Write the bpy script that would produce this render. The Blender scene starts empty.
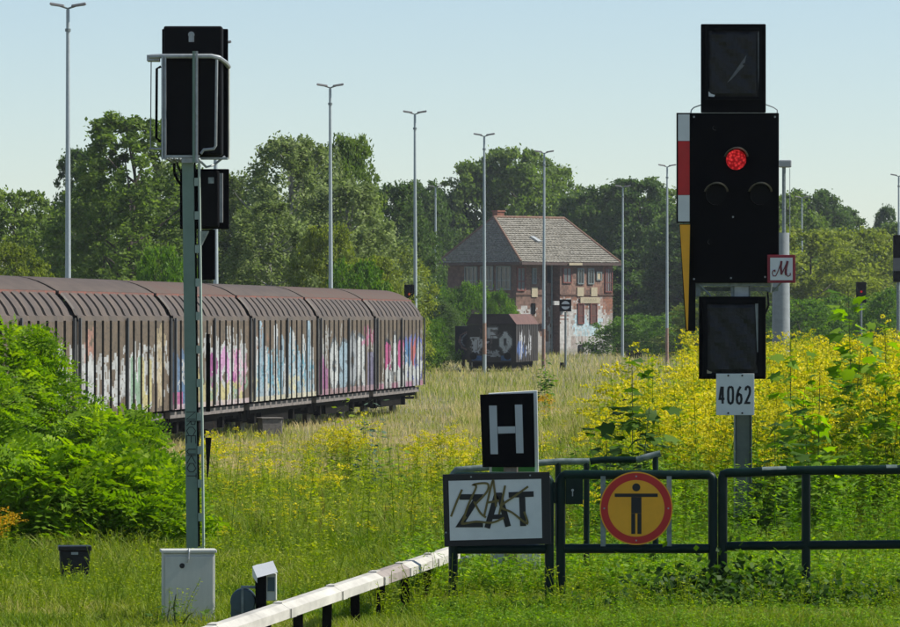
import bpy, math, random
import numpy as np
from mathutils import Vector, Matrix
R = random.Random(7)
rng = np.random.default_rng(11)
sc = bpy.context.scene
COL = sc.collection

# ---------------------------------------------------------------- camera, sky, sun, exposure
FPX, HY, CAMH = 5400.0, 318.0, 3.3          # focal length in photo pixels, horizon row, eye height
cd = bpy.data.cameras.new('camera'); cam = bpy.data.objects.new('camera', cd); COL.objects.link(cam)
cd.sensor_width = 36; cd.lens = FPX / 900 * 36; cd.shift_y = 4.5 / 900
cd.clip_start = 1; cd.clip_end = 12000
cam.location = (0, 0, CAMH); cam.rotation_euler = (math.radians(90), 0, 0)
sc.camera = cam
SUN = Vector((.76, .06, .80)).normalized()
el = math.asin(SUN.z); az = math.atan2(SUN.x, SUN.y)
w = bpy.data.worlds.new('World'); sc.world = w; w.use_nodes = True
nt = w.node_tree; bg = nt.nodes['Background']
sky = nt.nodes.new('ShaderNodeTexSky'); sky.sky_type = 'NISHITA'; sky.sun_disc = False
sky.sun_elevation = el; sky.sun_rotation = az; sky.air_density = .75; sky.dust_density = .18; sky.ozone_density = 1.6
nt.links.new(sky.outputs[0], bg.inputs[0]); bg.inputs[1].default_value = 0.098
sl = bpy.data.lights.new('sun', 'SUN'); sl.energy = 5.0; sl.angle = math.radians(.53); sl.color = (1, .95, .86)
so = bpy.data.objects.new('sun', sl); COL.objects.link(so)
so.rotation_euler = (-SUN).to_track_quat('-Z', 'Y').to_euler()
sc.view_settings.view_transform = 'Standard'; sc.view_settings.look = 'None'
sc.view_settings.exposure = 0.35; sc.view_settings.gamma = 1
sc.view_settings.use_curve_mapping = False
sc.render.engine = 'CYCLES'
sc.cycles.max_bounces = 8; sc.cycles.transparent_max_bounces = 8; sc.cycles.volume_bounces = 0

# ---------------------------------------------------------------- helpers
def P(px, py, Z): return Vector(((px-450)/FPX*Z, Z, CAMH + (HY-py)/FPX*Z))
def sstep(x, a, b):
    t = np.clip((x-a)/(b-a), 0, 1); return t*t*(3-2*t)
def nz(x, y, s=1.0, k=0.0):
    x = np.asarray(x)*s; y = np.asarray(y)*s
    return (np.sin(x*1.3+y*.7+k)+np.sin(x*-.8+y*1.7+1.3*k+2)+np.sin(x*2.7+y*2.1+k*.7+4)*.6+np.sin(x*-3.9+y*3.3+5+k)*.4)/3
def ground(x, y):
    x = np.asarray(x, float); y = np.asarray(y, float)
    b = 1.25*(1-np.clip((y-40)/68, 0, 1))
    bank = 1.2*sstep(x, .9, 4.2)*(1-sstep(y, 118, 165))
    h = np.maximum(b, bank*np.clip((y-30)/20, 0, 1))
    return h + .05*nz(x, y, .9)*np.clip((400-y)/300, 0, 1) * np.clip((y-40)/30, 0, 1)
def gz(x, y): return float(ground(x, y))

def new_mat(name):
    m = bpy.data.materials.new(name); m.use_nodes = True
    return m, m.node_tree, m.node_tree.nodes['Principled BSDF']
def node(nt, t, **kw):
    n = nt.nodes.new(t)
    for k, v in kw.items(): setattr(n, k, v)
    return n
def mat(name, col, rough=.6, var=.25, scale=6, metal=0, bump=0, col2=None, spec=.4, stretch=None):
    m, nt, b = new_mat(name)
    b.inputs['Roughness'].default_value = rough; b.inputs['Metallic'].default_value = metal
    b.inputs['Specular IOR Level'].default_value = spec
    tc = node(nt, 'ShaderNodeTexCoord'); no = node(nt, 'ShaderNodeTexNoise')
    no.inputs['Scale'].default_value = scale; no.inputs['Detail'].default_value = 6; no.inputs['Roughness'].default_value = .65
    src = tc.outputs['Object']
    if stretch:
        mp = node(nt, 'ShaderNodeMapping'); mp.inputs['Scale'].default_value = stretch
        nt.links.new(src, mp.inputs[0]); src = mp.outputs[0]
    nt.links.new(src, no.inputs['Vector'])
    rp = node(nt, 'ShaderNodeValToRGB')
    c2 = col2 or tuple(c*(1-var*1.3) for c in col); c1 = tuple(min(1, c*(1+var*.5)) for c in col)
    rp.color_ramp.elements[0].position = .32; rp.color_ramp.elements[1].position = .68
    rp.color_ramp.elements[0].color = (*c2, 1); rp.color_ramp.elements[1].color = (*(col if col2 else c1), 1)
    nt.links.new(no.outputs[0], rp.inputs[0]); nt.links.new(rp.outputs[0], b.inputs['Base Color'])
    if bump:
        bp = node(nt, 'ShaderNodeBump'); bp.inputs['Strength'].default_value = bump; bp.inputs['Distance'].default_value = .02
        nt.links.new(no.outputs[0], bp.inputs['Height']); nt.links.new(bp.outputs[0], b.inputs['Normal'])
    return m
def leaf_mat(name, dark, mid, light, trans=.35, rough=.55, rnd=.0):
    m, nt, b = new_mat(name)
    at = node(nt, 'ShaderNodeAttribute', attribute_name='tone')
    fac = at.outputs['Fac']
    if rnd:
        oi = node(nt, 'ShaderNodeObjectInfo'); ma = node(nt, 'ShaderNodeMath', operation='MULTIPLY_ADD')
        nt.links.new(oi.outputs['Random'], ma.inputs[0]); ma.inputs[1].default_value = rnd
        ad = node(nt, 'ShaderNodeMath', operation='ADD'); ad.inputs[1].default_value = -rnd/2
        nt.links.new(fac, ad.inputs[0]); nt.links.new(ad.outputs[0], ma.inputs[2]); fac = ma.outputs[0]
    rp = node(nt, 'ShaderNodeValToRGB'); e = rp.color_ramp.elements
    e[0].color = (*dark, 1); e[1].color = (*light, 1); e.new(.5).color = (*mid, 1)
    nt.links.new(fac, rp.inputs[0]); nt.links.new(rp.outputs[0], b.inputs['Base Color'])
    b.inputs['Roughness'].default_value = rough; b.inputs['Specular IOR Level'].default_value = .12
    tr = node(nt, 'ShaderNodeBsdfTranslucent'); mx = node(nt, 'ShaderNodeMixShader'); mx.inputs[0].default_value = trans
    hs = node(nt, 'ShaderNodeHueSaturation'); hs.inputs['Saturation'].default_value = 1.15; hs.inputs['Value'].default_value = 1.5
    nt.links.new(rp.outputs[0], hs.inputs['Color']); nt.links.new(hs.outputs[0], tr.inputs[0])
    nt.links.new(b.outputs[0], mx.inputs[1]); nt.links.new(tr.outputs[0], mx.inputs[2])
    nt.links.new(mx.outputs[0], nt.nodes['Material Output'].inputs[0])
    return m
def paint_mat(name, rough=.55, bump=.0, dirt=.35):
    m, nt, b = new_mat(name)
    at = node(nt, 'ShaderNodeAttribute', attribute_name='paint')
    tc = node(nt, 'ShaderNodeTexCoord'); no = node(nt, 'ShaderNodeTexNoise'); no.inputs['Scale'].default_value = 3; no.inputs['Detail'].default_value = 8
    no.inputs['Roughness'].default_value = .7
    nt.links.new(tc.outputs['Object'], no.inputs['Vector'])
    mr = node(nt, 'ShaderNodeMapRange'); mr.inputs[1].default_value = .3; mr.inputs[2].default_value = .7
    mr.inputs[3].default_value = 1-dirt; mr.inputs[4].default_value = 1+dirt*.3
    nt.links.new(no.outputs[0], mr.inputs[0])
    mx = node(nt, 'ShaderNodeVectorMath', operation='SCALE')
    nt.links.new(at.outputs['Color'], mx.inputs[0]); nt.links.new(mr.outputs[0], mx.inputs['Scale'])
    nt.links.new(mx.outputs[0], b.inputs['Base Color']); b.inputs['Roughness'].default_value = rough
    return m

class MB:
    """collects geometry for one mesh object"""
    def __init__(s): s.v = []; s.f = []; s.col = []
    def quad(s, a, b, c, d, col=None):
        n = len(s.v); s.v += [a, b, c, d]; s.f.append((n, n+1, n+2, n+3)); s.col.append(col)
    def poly(s, pts, col=None):
        n = len(s.v); s.v += list(pts); s.f.append(tuple(range(n, n+len(pts)))); s.col.append(col)
    def hexa(s, p):                        # 8 corners: bottom 4, top 4 (ccw)
        n = len(s.v); s.v += [Vector(q) for q in p]
        for q in ((3,2,1,0),(4,5,6,7),(0,1,5,4),(1,2,6,5),(2,3,7,6),(3,0,4,7)): s.f.append(tuple(n+i for i in q)); s.col.append(None)
    def box(s, x0, x1, y0, y1, z0, z1):
        s.hexa([(x0,y0,z0),(x1,y0,z0),(x1,y1,z0),(x0,y1,z0),(x0,y0,z1),(x1,y0,z1),(x1,y1,z1),(x0,y1,z1)])
    def tube(s, pts, r, n=8, r1=None, cap=True):
        pts = [Vector(p) for p in pts]; base = len(s.v); k = len(pts); last = None
        for i, p in enumerate(pts):
            t = (pts[min(i+1, k-1)]-pts[max(i-1, 0)]).normalized()
            if last is None:
                u = t.orthogonal().normalized()
            else:
                u = (last - t*last.dot(t)).normalized()
            last = u; v = t.cross(u)
            rr = r if r1 is None else r+(r1-r)*i/(k-1)
            for j in range(n):
                a = 2*math.pi*(j+.5)/n; s.v.append(p+u*math.cos(a)*rr+v*math.sin(a)*rr)
        for i in range(k-1):
            for j in range(n):
                a = base+i*n+j; b = base+i*n+(j+1) % n; s.f.append((a, b, b+n, a+n)); s.col.append(None)
        if cap:
            s.f.append(tuple(base+j for j in range(n))[::-1]); s.f.append(tuple(base+(k-1)*n+j for j in range(n))); s.col += [None, None]
    def disc(s, c, r, y0, y1, n=40, axis='y', r1=None):     # cylinder along y (or x)
        ring = lambda y, q: [Vector((c[0]+q*math.cos(2*math.pi*j/n), y, c[1]+q*math.sin(2*math.pi*j/n))) for j in range(n)]
        a = ring(y0, r); b = ring(y1, r if r1 is None else r1)
        if axis == 'x': a = [Vector((p.y, p.x, p.z)) for p in a]; b = [Vector((p.y, p.x, p.z)) for p in b]
        base = len(s.v); s.v += a+b
        s.f.append(tuple(base+j for j in range(n))); s.f.append(tuple(base+n+j for j in range(n))[::-1]); s.col += [None]*2
        for j in range(n): s.f.append((base+(j+1) % n, base+j, base+n+j, base+n+(j+1) % n)); s.col.append(None)
    def ribbon(s, pts, wd, y, th=.002):      # mitred flat stroke in the xz plane facing -y
        pts = [Vector((p[0], p[1])) for p in pts]; k = len(pts); L = []; Rr = []
        for i in range(k):
            a = (pts[i]-pts[i-1]).normalized() if i else None; b = (pts[i+1]-pts[i]).normalized() if i < k-1 else None
            a = a or b; b = b or a; t = (a+b).normalized(); n = Vector((-t.y, t.x)); m = wd/2/max(.45, n.dot(Vector((-a.y, a.x))))
            L.append(pts[i]+n*m); Rr.append(pts[i]-n*m)
        for i in range(k-1):
            c = [Rr[i], Rr[i+1], L[i+1], L[i]]
            s.hexa([(q.x, y, q.y) for q in c]+[(q.x, y-th, q.y) for q in c])
    def build(s, name, m, parent=None, smooth=False, bevel=0, loc=None, double=False):
        me = bpy.data.meshes.new(name); me.from_pydata([tuple(v) for v in s.v], [], s.f)
        if any(c is not None for c in s.col):
            at = me.attributes.new('paint', 'FLOAT_COLOR', 'FACE')
            arr = np.array([(*(c if c is not None else (.1, .1, .1)), 1) for c in s.col], 'f').ravel(); at.data.foreach_set('color', arr)
        if smooth: me.shade_smooth()
        for mm in (m if isinstance(m, (list, tuple)) else [m]): me.materials.append(mm)
        o = bpy.data.objects.new(name, me); COL.objects.link(o)
        if parent: o.parent = parent
        if loc is not None: o.location = loc
        if bevel:
            b = o.modifiers.new('bevel', 'BEVEL'); b.width = bevel; b.segments = 2; b.limit_method = 'ANGLE'
        if smooth and bevel == 0:
            try: me.set_sharp_from_angle(angle=math.radians(40))
            except Exception: pass
        return o
def tag(o, label=None, cat=None, group=None, kind=None):
    if label: o['label'] = label
    if cat: o['category'] = cat
    if group: o['group'] = group
    if kind: o['kind'] = kind
    return o
def thing(name, loc, label, cat, group=None, rz=0):
    o = bpy.data.objects.new(name, None); o.empty_display_size = .3; COL.objects.link(o)
    o.location = loc; o.rotation_euler = (0, 0, rz); return tag(o, label, cat, group)
def copy_tree(o, parent=None):
    c = o.copy(); COL.objects.link(c)
    if parent: c.parent = parent
    for ch in list(o.children): copy_tree(ch, c)
    return c
def npmesh(name, V, F, tone, mats, mi=None, parent=None):
    me = bpy.data.meshes.new(name); V = np.asarray(V, 'f'); F = np.asarray(F, 'i')
    me.vertices.add(len(V)); me.vertices.foreach_set('co', V.ravel())
    me.loops.add(F.size); me.loops.foreach_set('vertex_index', F.ravel())
    me.polygons.add(len(F)); me.polygons.foreach_set('loop_start', np.arange(0, F.size, F.shape[1], dtype='i'))
    if mi is not None: me.polygons.foreach_set('material_index', np.asarray(mi, 'i'))
    me.update(calc_edges=True)
    me.attributes.new('tone', 'FLOAT', 'FACE').data.foreach_set('value', np.asarray(tone, 'f'))
    for m in mats: me.materials.append(m)
    o = bpy.data.objects.new(name, me); COL.objects.link(o)
    if parent: o.parent = parent
    return o

# ---------------------------------------------------------------- materials
M = {}
M['black'] = mat('black_paint', (.006, .006, .007), .75, .2, spec=.08)
M['black_plastic'] = mat('black_plastic', (.010, .010, .012), .35, .3, 14, spec=.35, bump=.6)
M['screen_black'] = mat('screen_black', (.004, .004, .005), .8, .2, spec=.05)
M['fence'] = mat('green_fence_paint', (.005, .020, .016), .4, .25, 9, spec=.12)
M['fence_lit'] = mat('lit_fence_paint', (.22, .26, .24), .5, .3, 12, col2=(.05, .09, .075))  # fence paint where light falls on it, the light put into the colour
M['galv'] = mat('galvanised_steel', (.36, .39, .40), .45, .2, 18, metal=.3)
M['galv_dark'] = mat('dull_galvanised_steel', (.22, .26, .26), .5, .3, 18, metal=.3)
M['post_green'] = mat('pale_green_post', (.17, .25, .20), .5, .12, 5)
M['cabinet'] = mat('grey_cabinet', (.52, .53, .48), .6, .08, 5, stretch=(3, 3, .6))
M['white'] = mat('white_enamel', (.66, .68, .68), .4, .06, 8)
M['white_dirty'] = mat('white_trunking', (.50, .485, .43), .75, .28, 1.6, stretch=(2, 1, 3))
M['grey_trunk'] = mat('brown_grey_trunking', (.30, .26, .23), .7, .2, 9)
M['sign_red'] = mat('sign_red', (.55, .015, .015), .4, .1)
M['sign_yellow'] = mat('sign_yellow', (.88, .40, .012), .4, .08)
M['tag_ink'] = mat('olive_spray', (.16, .125, .035), .6, .2)
M['ink'] = mat('black_ink', (.01, .01, .012), .5, .1)
M['concrete'] = mat('concrete', (.17, .155, .14), .85, .25, 14, bump=.3)
M['mast'] = mat('mast_grey', (.40, .46, .47), .5, .12, 10, metal=.2)
M['rust'] = mat('rust_orange', (.30, .16, .10), .8, .3, 4, col2=(.34, .26, .22))
M['lamp_head'] = mat('lamp_head_grey', (.13, .13, .13), .5, .1)
M['lamp_glass'] = mat('lamp_glass', (.3, .32, .33), .2, .05)
M['underframe'] = mat('underframe_black', (.011, .010, .009), .9, .4, 4, spec=.05)
M['sill'] = mat('wagon_sill', (.17, .15, .14), .8, .35, 3)
M['roof_brown'] = mat('wagon_roof', (.085, .062, .045), .7, .2, 2.2, stretch=(1, .35, 1))
M['roof_rust'] = mat('wagon_roof_rusty', (.095, .054, .038), .8, .4, 1.2, col2=(.085, .062, .045), stretch=(1, .35, 1))
M['roof_edge'] = mat('roof_edge_rust', (.24, .085, .06), .8, .4, 1.4, col2=(.10, .07, .06))
M['wheel'] = mat('wheel_steel', (.05, .045, .04), .6, .3, metal=.5)
M['paint'] = paint_mat('painted_panels')
M['paint_wall'] = paint_mat('painted_brick', .9, dirt=.45)
M['bluegrey'] = mat('blue_grey_paint', (.05, .085, .10), .45, .2, 9)
M['glass'] = mat('dark_glass', (.02, .025, .03), .1, .1, spec=.6)
M['frame_red'] = mat('red_window_frame', (.20, .065, .05), .6, .25, 5)
M['cream'] = mat('cream_panel', (.44, .38, .26), .7, .15, 5)
M['bark'] = mat('bark', (.09, .075, .06), .9, .4, 5)
M['birch_bark'] = mat('birch_bark', (.45, .44, .40), .8, .1, 3, col2=(.12, .11, .10))
M['stem'] = mat('green_stem', (.09, .13, .04), .7, .3)
M['stem_brown'] = mat('woody_stem', (.10, .07, .04), .8, .3)
m, nt_, b_ = new_mat('red_lens'); b_.inputs['Base Color'].default_value = (.05, .003, .004, 1); b_.inputs['Roughness'].default_value = .5; b_.inputs['Specular IOR Level'].default_value = .1
b_.inputs['Emission Strength'].default_value = .75
vo = node(nt_, 'ShaderNodeTexVoronoi'); vo.inputs['Scale'].default_value = 40; tc_ = node(nt_, 'ShaderNodeTexCoord'); nt_.links.new(tc_.outputs['Object'], vo.inputs['Vector'])
rp_ = node(nt_, 'ShaderNodeValToRGB'); rp_.color_ramp.elements[0].color = (.9, .05, .05, 1); rp_.color_ramp.elements[1].color = (.18, .002, .004, 1); rp_.color_ramp.elements[1].position = .6
nt_.links.new(vo.outputs['Distance'], rp_.inputs[0]); nt_.links.new(rp_.outputs[0], b_.inputs['Emission Color']); M['red_lens'] = m
M['lens'] = mat('unlit_lens', (.005, .005, .006), .35, .1, spec=.06)

L_ = {}
L_['tree_mid'] = leaf_mat('leaf_mid_green', (.075, .125, .024), (.135, .205, .042), (.23, .30, .07), .45, rnd=.3)
L_['tree_dark'] = leaf_mat('leaf_dark_green', (.046, .088, .022), (.085, .145, .036), (.15, .21, .06), .42, rnd=.3)
L_['birch'] = leaf_mat('leaf_birch', (.095, .135, .035), (.165, .22, .07), (.29, .35, .15), .45, rnd=.25)
L_['olive'] = leaf_mat('leaf_olive', (.11, .15, .022), (.20, .25, .04), (.32, .36, .08), .45, rnd=.25)
L_['bright'] = leaf_mat('leaf_bright', (.05, .12, .012), (.10, .20, .02), (.19, .30, .04), .42, rnd=.15)
L_['robinia'] = leaf_mat('leaf_robinia', (.07, .16, .014), (.165, .29, .018), (.34, .46, .04), .47)
L_['weed'] = leaf_mat('leaf_weed', (.05, .14, .012), (.14, .27, .018), (.32, .44, .06), .45)
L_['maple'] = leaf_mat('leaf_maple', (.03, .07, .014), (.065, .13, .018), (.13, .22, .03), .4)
L_['maple_bright'] = leaf_mat('leaf_maple_bright', (.08, .18, .02), (.18, .31, .03), (.30, .43, .06), .55)
L_['bluegreen'] = leaf_mat('leaf_bluegreen', (.05, .10, .06), (.10, .17, .11), (.2, .27, .19), .25)
L_['brown'] = leaf_mat('leaf_brown', (.06, .04, .02), (.16, .10, .04), (.25, .2, .07), .3)
L_['gold'] = leaf_mat('goldenrod_flower', (.40, .40, .02), (.60, .54, .02), (.76, .64, .04), .35)
L_['goldleaf'] = leaf_mat('goldenrod_leaf', (.10, .17, .015), (.21, .29, .022), (.36, .41, .04), .45)
L_['orange'] = leaf_mat('orange_flower', (.5, .28, .01), (.65, .38, .01), (.8, .5, .02), .2)
L_['grass'] = leaf_mat('grass_blades', (.09, .18, .014), (.25, .30, .04), (.62, .50, .27), .35)   # green .. straw

# ---------------------------------------------------------------- ground sheet
def make_ground():
    xs = np.unique(np.concatenate([np.linspace(-14, 16, 90), np.linspace(-60, 80, 60), np.linspace(-3500, 3500, 30)]))
    ys = np.unique(np.concatenate([np.linspace(-60, 30, 12), np.linspace(30, 180, 120), np.linspace(180, 600, 60), np.linspace(600, 9000, 25)]))
    X, Y = np.meshgrid(xs, ys); Zz = ground(X, Y)
    V = np.stack([X, Y, Zz], -1).reshape(-1, 3); nx, ny = len(xs), len(ys)
    i = np.arange(nx-1)[None, :]+np.arange(ny-1)[:, None]*nx
    F = np.stack([i, i+1, i+1+nx, i+nx], -1).reshape(-1, 4)
    m, nt, b = new_mat('meadow_soil')
    tc = node(nt, 'ShaderNodeTexCoord'); n1 = node(nt, 'ShaderNodeTexNoise'); n1.inputs['Scale'].default_value = .35; n1.inputs['Detail'].default_value = 8
    n2 = node(nt, 'ShaderNodeTexNoise'); n2.inputs['Scale'].default_value = 9; n2.inputs['Detail'].default_value = 8; n2.inputs['Roughness'].default_value = .7
    for n in (n1, n2): nt.links.new(tc.outputs['Object'], n.inputs['Vector'])
    rp = node(nt, 'ShaderNodeValToRGB'); e = rp.color_ramp.elements
    e[0].position = .3; e[0].color = (.05, .075, .02, 1); e[1].position = .7; e[1].color = (.24, .20, .11, 1)
    ad = node(nt, 'ShaderNodeMix'); ad.inputs[0].default_value = .5
    nt.links.new(n1.outputs[0], ad.inputs[2]); nt.links.new(n2.outputs[0], ad.inputs[3]); nt.links.new(ad.outputs[0], rp.inputs[0])
    nt.links.new(rp.outputs[0], b.inputs['Base Color']); b.inputs['Roughness'].default_value = .95
    o = npmesh('ground', V, F, np.zeros(len(F)), [m]); o.data.shade_smooth(); tag(o, kind='structure')
make_ground()

# ---------------------------------------------------------------- paint raster for graffiti
GL = {'A': [[(0,0),(.5,1),(1,0)],[(.2,.4),(.8,.4)]], 'R': [[(0,0),(0,1),(.8,.9),(.8,.55),(0,.5),(1,0)]], 'S': [[(1,.9),(.4,1),(0,.75),(1,.3),(.6,0),(0,.1)]],
      'O': [[(.5,0),(0,.3),(0,.7),(.5,1),(1,.7),(1,.3),(.5,0)]], 'K': [[(0,0),(0,1)],[(1,1),(0,.5),(1,0)]], 'E': [[(1,1),(0,1),(0,0),(1,0)],[(0,.5),(.8,.5)]],
      'N': [[(0,0),(0,1),(1,0),(1,1)]], 'U': [[(0,1),(0,.2),(.5,0),(1,.2),(1,1)]], 'M': [[(0,0),(0,1),(.5,.4),(1,1),(1,0)]], 'I': [[(.5,0),(.5,1)]], 'T': [[(0,1),(1,1)],[(.5,1),(.5,0)]]}
class Raster:
    def __init__(s, w, h, res, rv, base, var=.12, seed=0):
        s.w, s.h = w, h; s.nx, s.ny = int(w/res), int(h/rv)
        s.U, s.V = np.meshgrid((np.arange(s.nx)+.5)*w/s.nx, (np.arange(s.ny)+.5)*h/s.ny)
        r = np.random.default_rng(seed)
        s.c = np.ones((s.ny, s.nx, 3))*np.array(base); s.c *= (1+var*nz(s.U, s.V*.3, 3, seed)+var*.5*r.standard_normal((s.ny, s.nx)))[..., None]
        s.r = r
    def dist(s, pts):
        D = np.full(s.U.shape, 9.)
        for a, b in zip(pts[:-1], pts[1:]):
            a = np.array(a); b = np.array(b); d = b-a; t = np.clip(((s.U-a[0])*d[0]+(s.V-a[1])*d[1])/(d@d+1e-9), 0, 1)
            D = np.minimum(D, np.hypot(s.U-a[0]-t*d[0], s.V-a[1]-t*d[1]))
        return D
    def put(s, mask, col, op=1.0):
        c = np.array(col); s.c[mask] = s.c[mask]*(1-op)+c*op
    def stroke(s, pts, wd, col, op=1.): s.put(s.dist(pts) < wd/2, col, op)
    def glyph(s, ch, x, y, w_, h_, wd, fill, line, lw=.08, fill2=None):
        D = np.full(s.U.shape, 9.)
        for st in GL[ch]:
            D = np.minimum(D, s.dist([(x+px*w_, y+py*h_) for px, py in st]))
        s.put(D < wd/2+lw, line); m = D < wd/2; s.put(m, fill)
        if fill2: s.put(m & (s.V < y+h_*.45+.1*np.sin(s.U*5)), fill2)
    def word(s, txt, x0, x1, y, h_, wd, fill, line, lw=.08, fill2=None):
        n = len(txt); p = (x1-x0)/n
        for i, ch in enumerate(txt):
            f = fill[i % len(fill)] if isinstance(fill, list) else fill
            s.glyph(ch, x0+i*p+wd/2, y+s.r.uniform(-.08, .08), p*.8-wd*.5, h_*s.r.uniform(.9, 1.1), wd, f, line, lw, fill2)
    def scrib(s, x0, x1, y0, y1, n, wd, col, op=.9):
        x = s.r.uniform(x0, x1, n); 
        for q in x:
            k = s.r.integers(3, 6); pts = [(q+s.r.uniform(-.5, .5), s.r.uniform(y0, y1)) for _ in range(k)]; s.stroke(pts, wd, col, op)
    def cell(s, u, v):
        i = min(s.nx-1, max(0, int(u/s.w*s.nx))); j = min(s.ny-1, max(0, int(v/s.h*s.ny))); return tuple(np.clip(s.c[j, i], 0.003, .9))

# ---------------------------------------------------------------- freight train
TH = math.atan(641/FPX); PITCH = .0688*188.2/math.cos(TH); WL = PITCH-.62
WBASE = (.112, .078, .048)
W_, K_ = (.62, .63, .62), (.02, .02, .03)
def wagon_raster(i):
    r = Raster(WL, 2.25, .1, .045, WBASE, .16, seed=20+i)
    wh = (.44, .46, .46); gr = (.28, .30, .32); bl = (.06, .16, .32); lb = (.25, .35, .42); pk = (.42, .06, .20); ye = (.44, .39, .18); mg = (.30, .07, .24); gn = (.2, .32, .22)
    if i == 0:
        r.scrib(.3, WL-.3, .9, 2.0, 10, .08, (.28, .26, .25), .6)
        r.word('RAE', 2.2, 7.2, .25, 1.1, .5, [pk, wh, pk], K_, .12, wh); r.word('NKS', 7.4, 12, .35, 1.0, .5, [bl, (.4, .1, .1), gr], (.1, .12, .35), .15, wh)
        r.put(r.V < .22, (.34, .33, .32), .7); r.put((r.V < .2) & (np.sin(r.U*1.7) > .2), pk, .5); r.scrib(.2, 12, .2, 1.4, 20, .07, wh, .8)
    elif i == 1:
        r.scrib(.3, WL-.3, .4, 2.1, 20, .09, wh, .6); r.word('OSOR', 2.2, 10.5, .35, 1.1, .5, [wh, lb, gr, wh], (.1, .12, .14), .12)
        r.put((r.U < 1.7) & (r.V < 1.0+.2*np.sin(r.U*3)), mg, .75); r.put((r.U > 10.8) & (r.V < 1.2), (.12, .12, .25), .6); r.scrib(9.5, WL, 1.4, 2.2, 6, .12, pk, .6)
        r.put(r.V < .2, (.36, .22, .24), .6)
    elif i == 2:
        for k in range(13):
            x = .6+k*.9; h = 1.1+.5*math.sin(k*1.9)+.2*r.r.random(); r.stroke([(x, .1), (x+r.r.uniform(-.3, .3), .2+h)], .8, lb if k % 2 else wh)
            r.stroke([(x+.45, .15), (x+.3, h+.25)], .1, (.03, .08, .13))
        r.scrib(.3, 12, .1, 1.5, 26, .08, (.1, .3, .4), .7); r.scrib(.3, 12, .1, .7, 12, .12, (.5, .46, .25), .6); r.scrib(.2, 3, 1.3, 2.2, 5, .1, (.22, .12, .07), .8); r.put(r.V < .14, (.5, .46, .33), .8)
    elif i == 3:
        r.put((r.U < 2.1) & (r.V < 1.4+.15*np.sin(r.U*6)), bl, .8); r.put((r.U < 1.3) & (r.V < .45), pk, .8); r.scrib(.2, 2.4, .3, 1.3, 7, .1, wh, .8)
        r.scrib(3.2, WL-.3, .5, 2.1, 34, .12, wh, .75); r.word('SOA', 5, 11.2, .15, 1.1, .45, [mg, (.5, .25, .45), mg], wh, .14, ye)
        r.put((r.U > 2.6) & (r.U < 5.6) & (r.V < .9+.3*np.sin(r.U*2.4)), ye, .75); r.scrib(4, 12, .1, .8, 12, .12, gn, .7); r.put((r.V < .13), (.5, .4, .42), .7)
        r.scrib(9, WL, .2, 1.6, 10, .1, (.55, .3, .42), .7)
    elif i == 4:
        r.scrib(.2, 6, .2, 1.5, 34, .14, wh, .8); r.scrib(6, WL, .2, 1.7, 18, .14, wh, .75); r.put((r.U < .9) & (r.V < 1.7) & (r.V > .2), wh, .6)
        r.word('NU', 6.8, 9.8, .3, .9, .4, [gn, ye], wh, .1); r.scrib(10.7, 11.5, .2, 2.2, 6, .25, (.42, .34, .2), .6); r.scrib(1, 2, 1.2, 2.1, 4, .15, (.4, .2, .15), .6)
    else:
        r.scrib(10.2, WL, .2, 1.8, 14, .14, wh, .8); r.scrib(2, 9, .2, 1.3, 20, .13, gr, .7)
    r.c *= (1-.3*(r.r.random((r.ny, r.nx)) < .2))[..., None]; fd = np.clip(.04+.2*nz(r.U, r.V, 2.2, i), 0, .5)[..., None]; r.c = r.c*(1-fd)+np.array(WBASE)*fd
    return r
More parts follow.
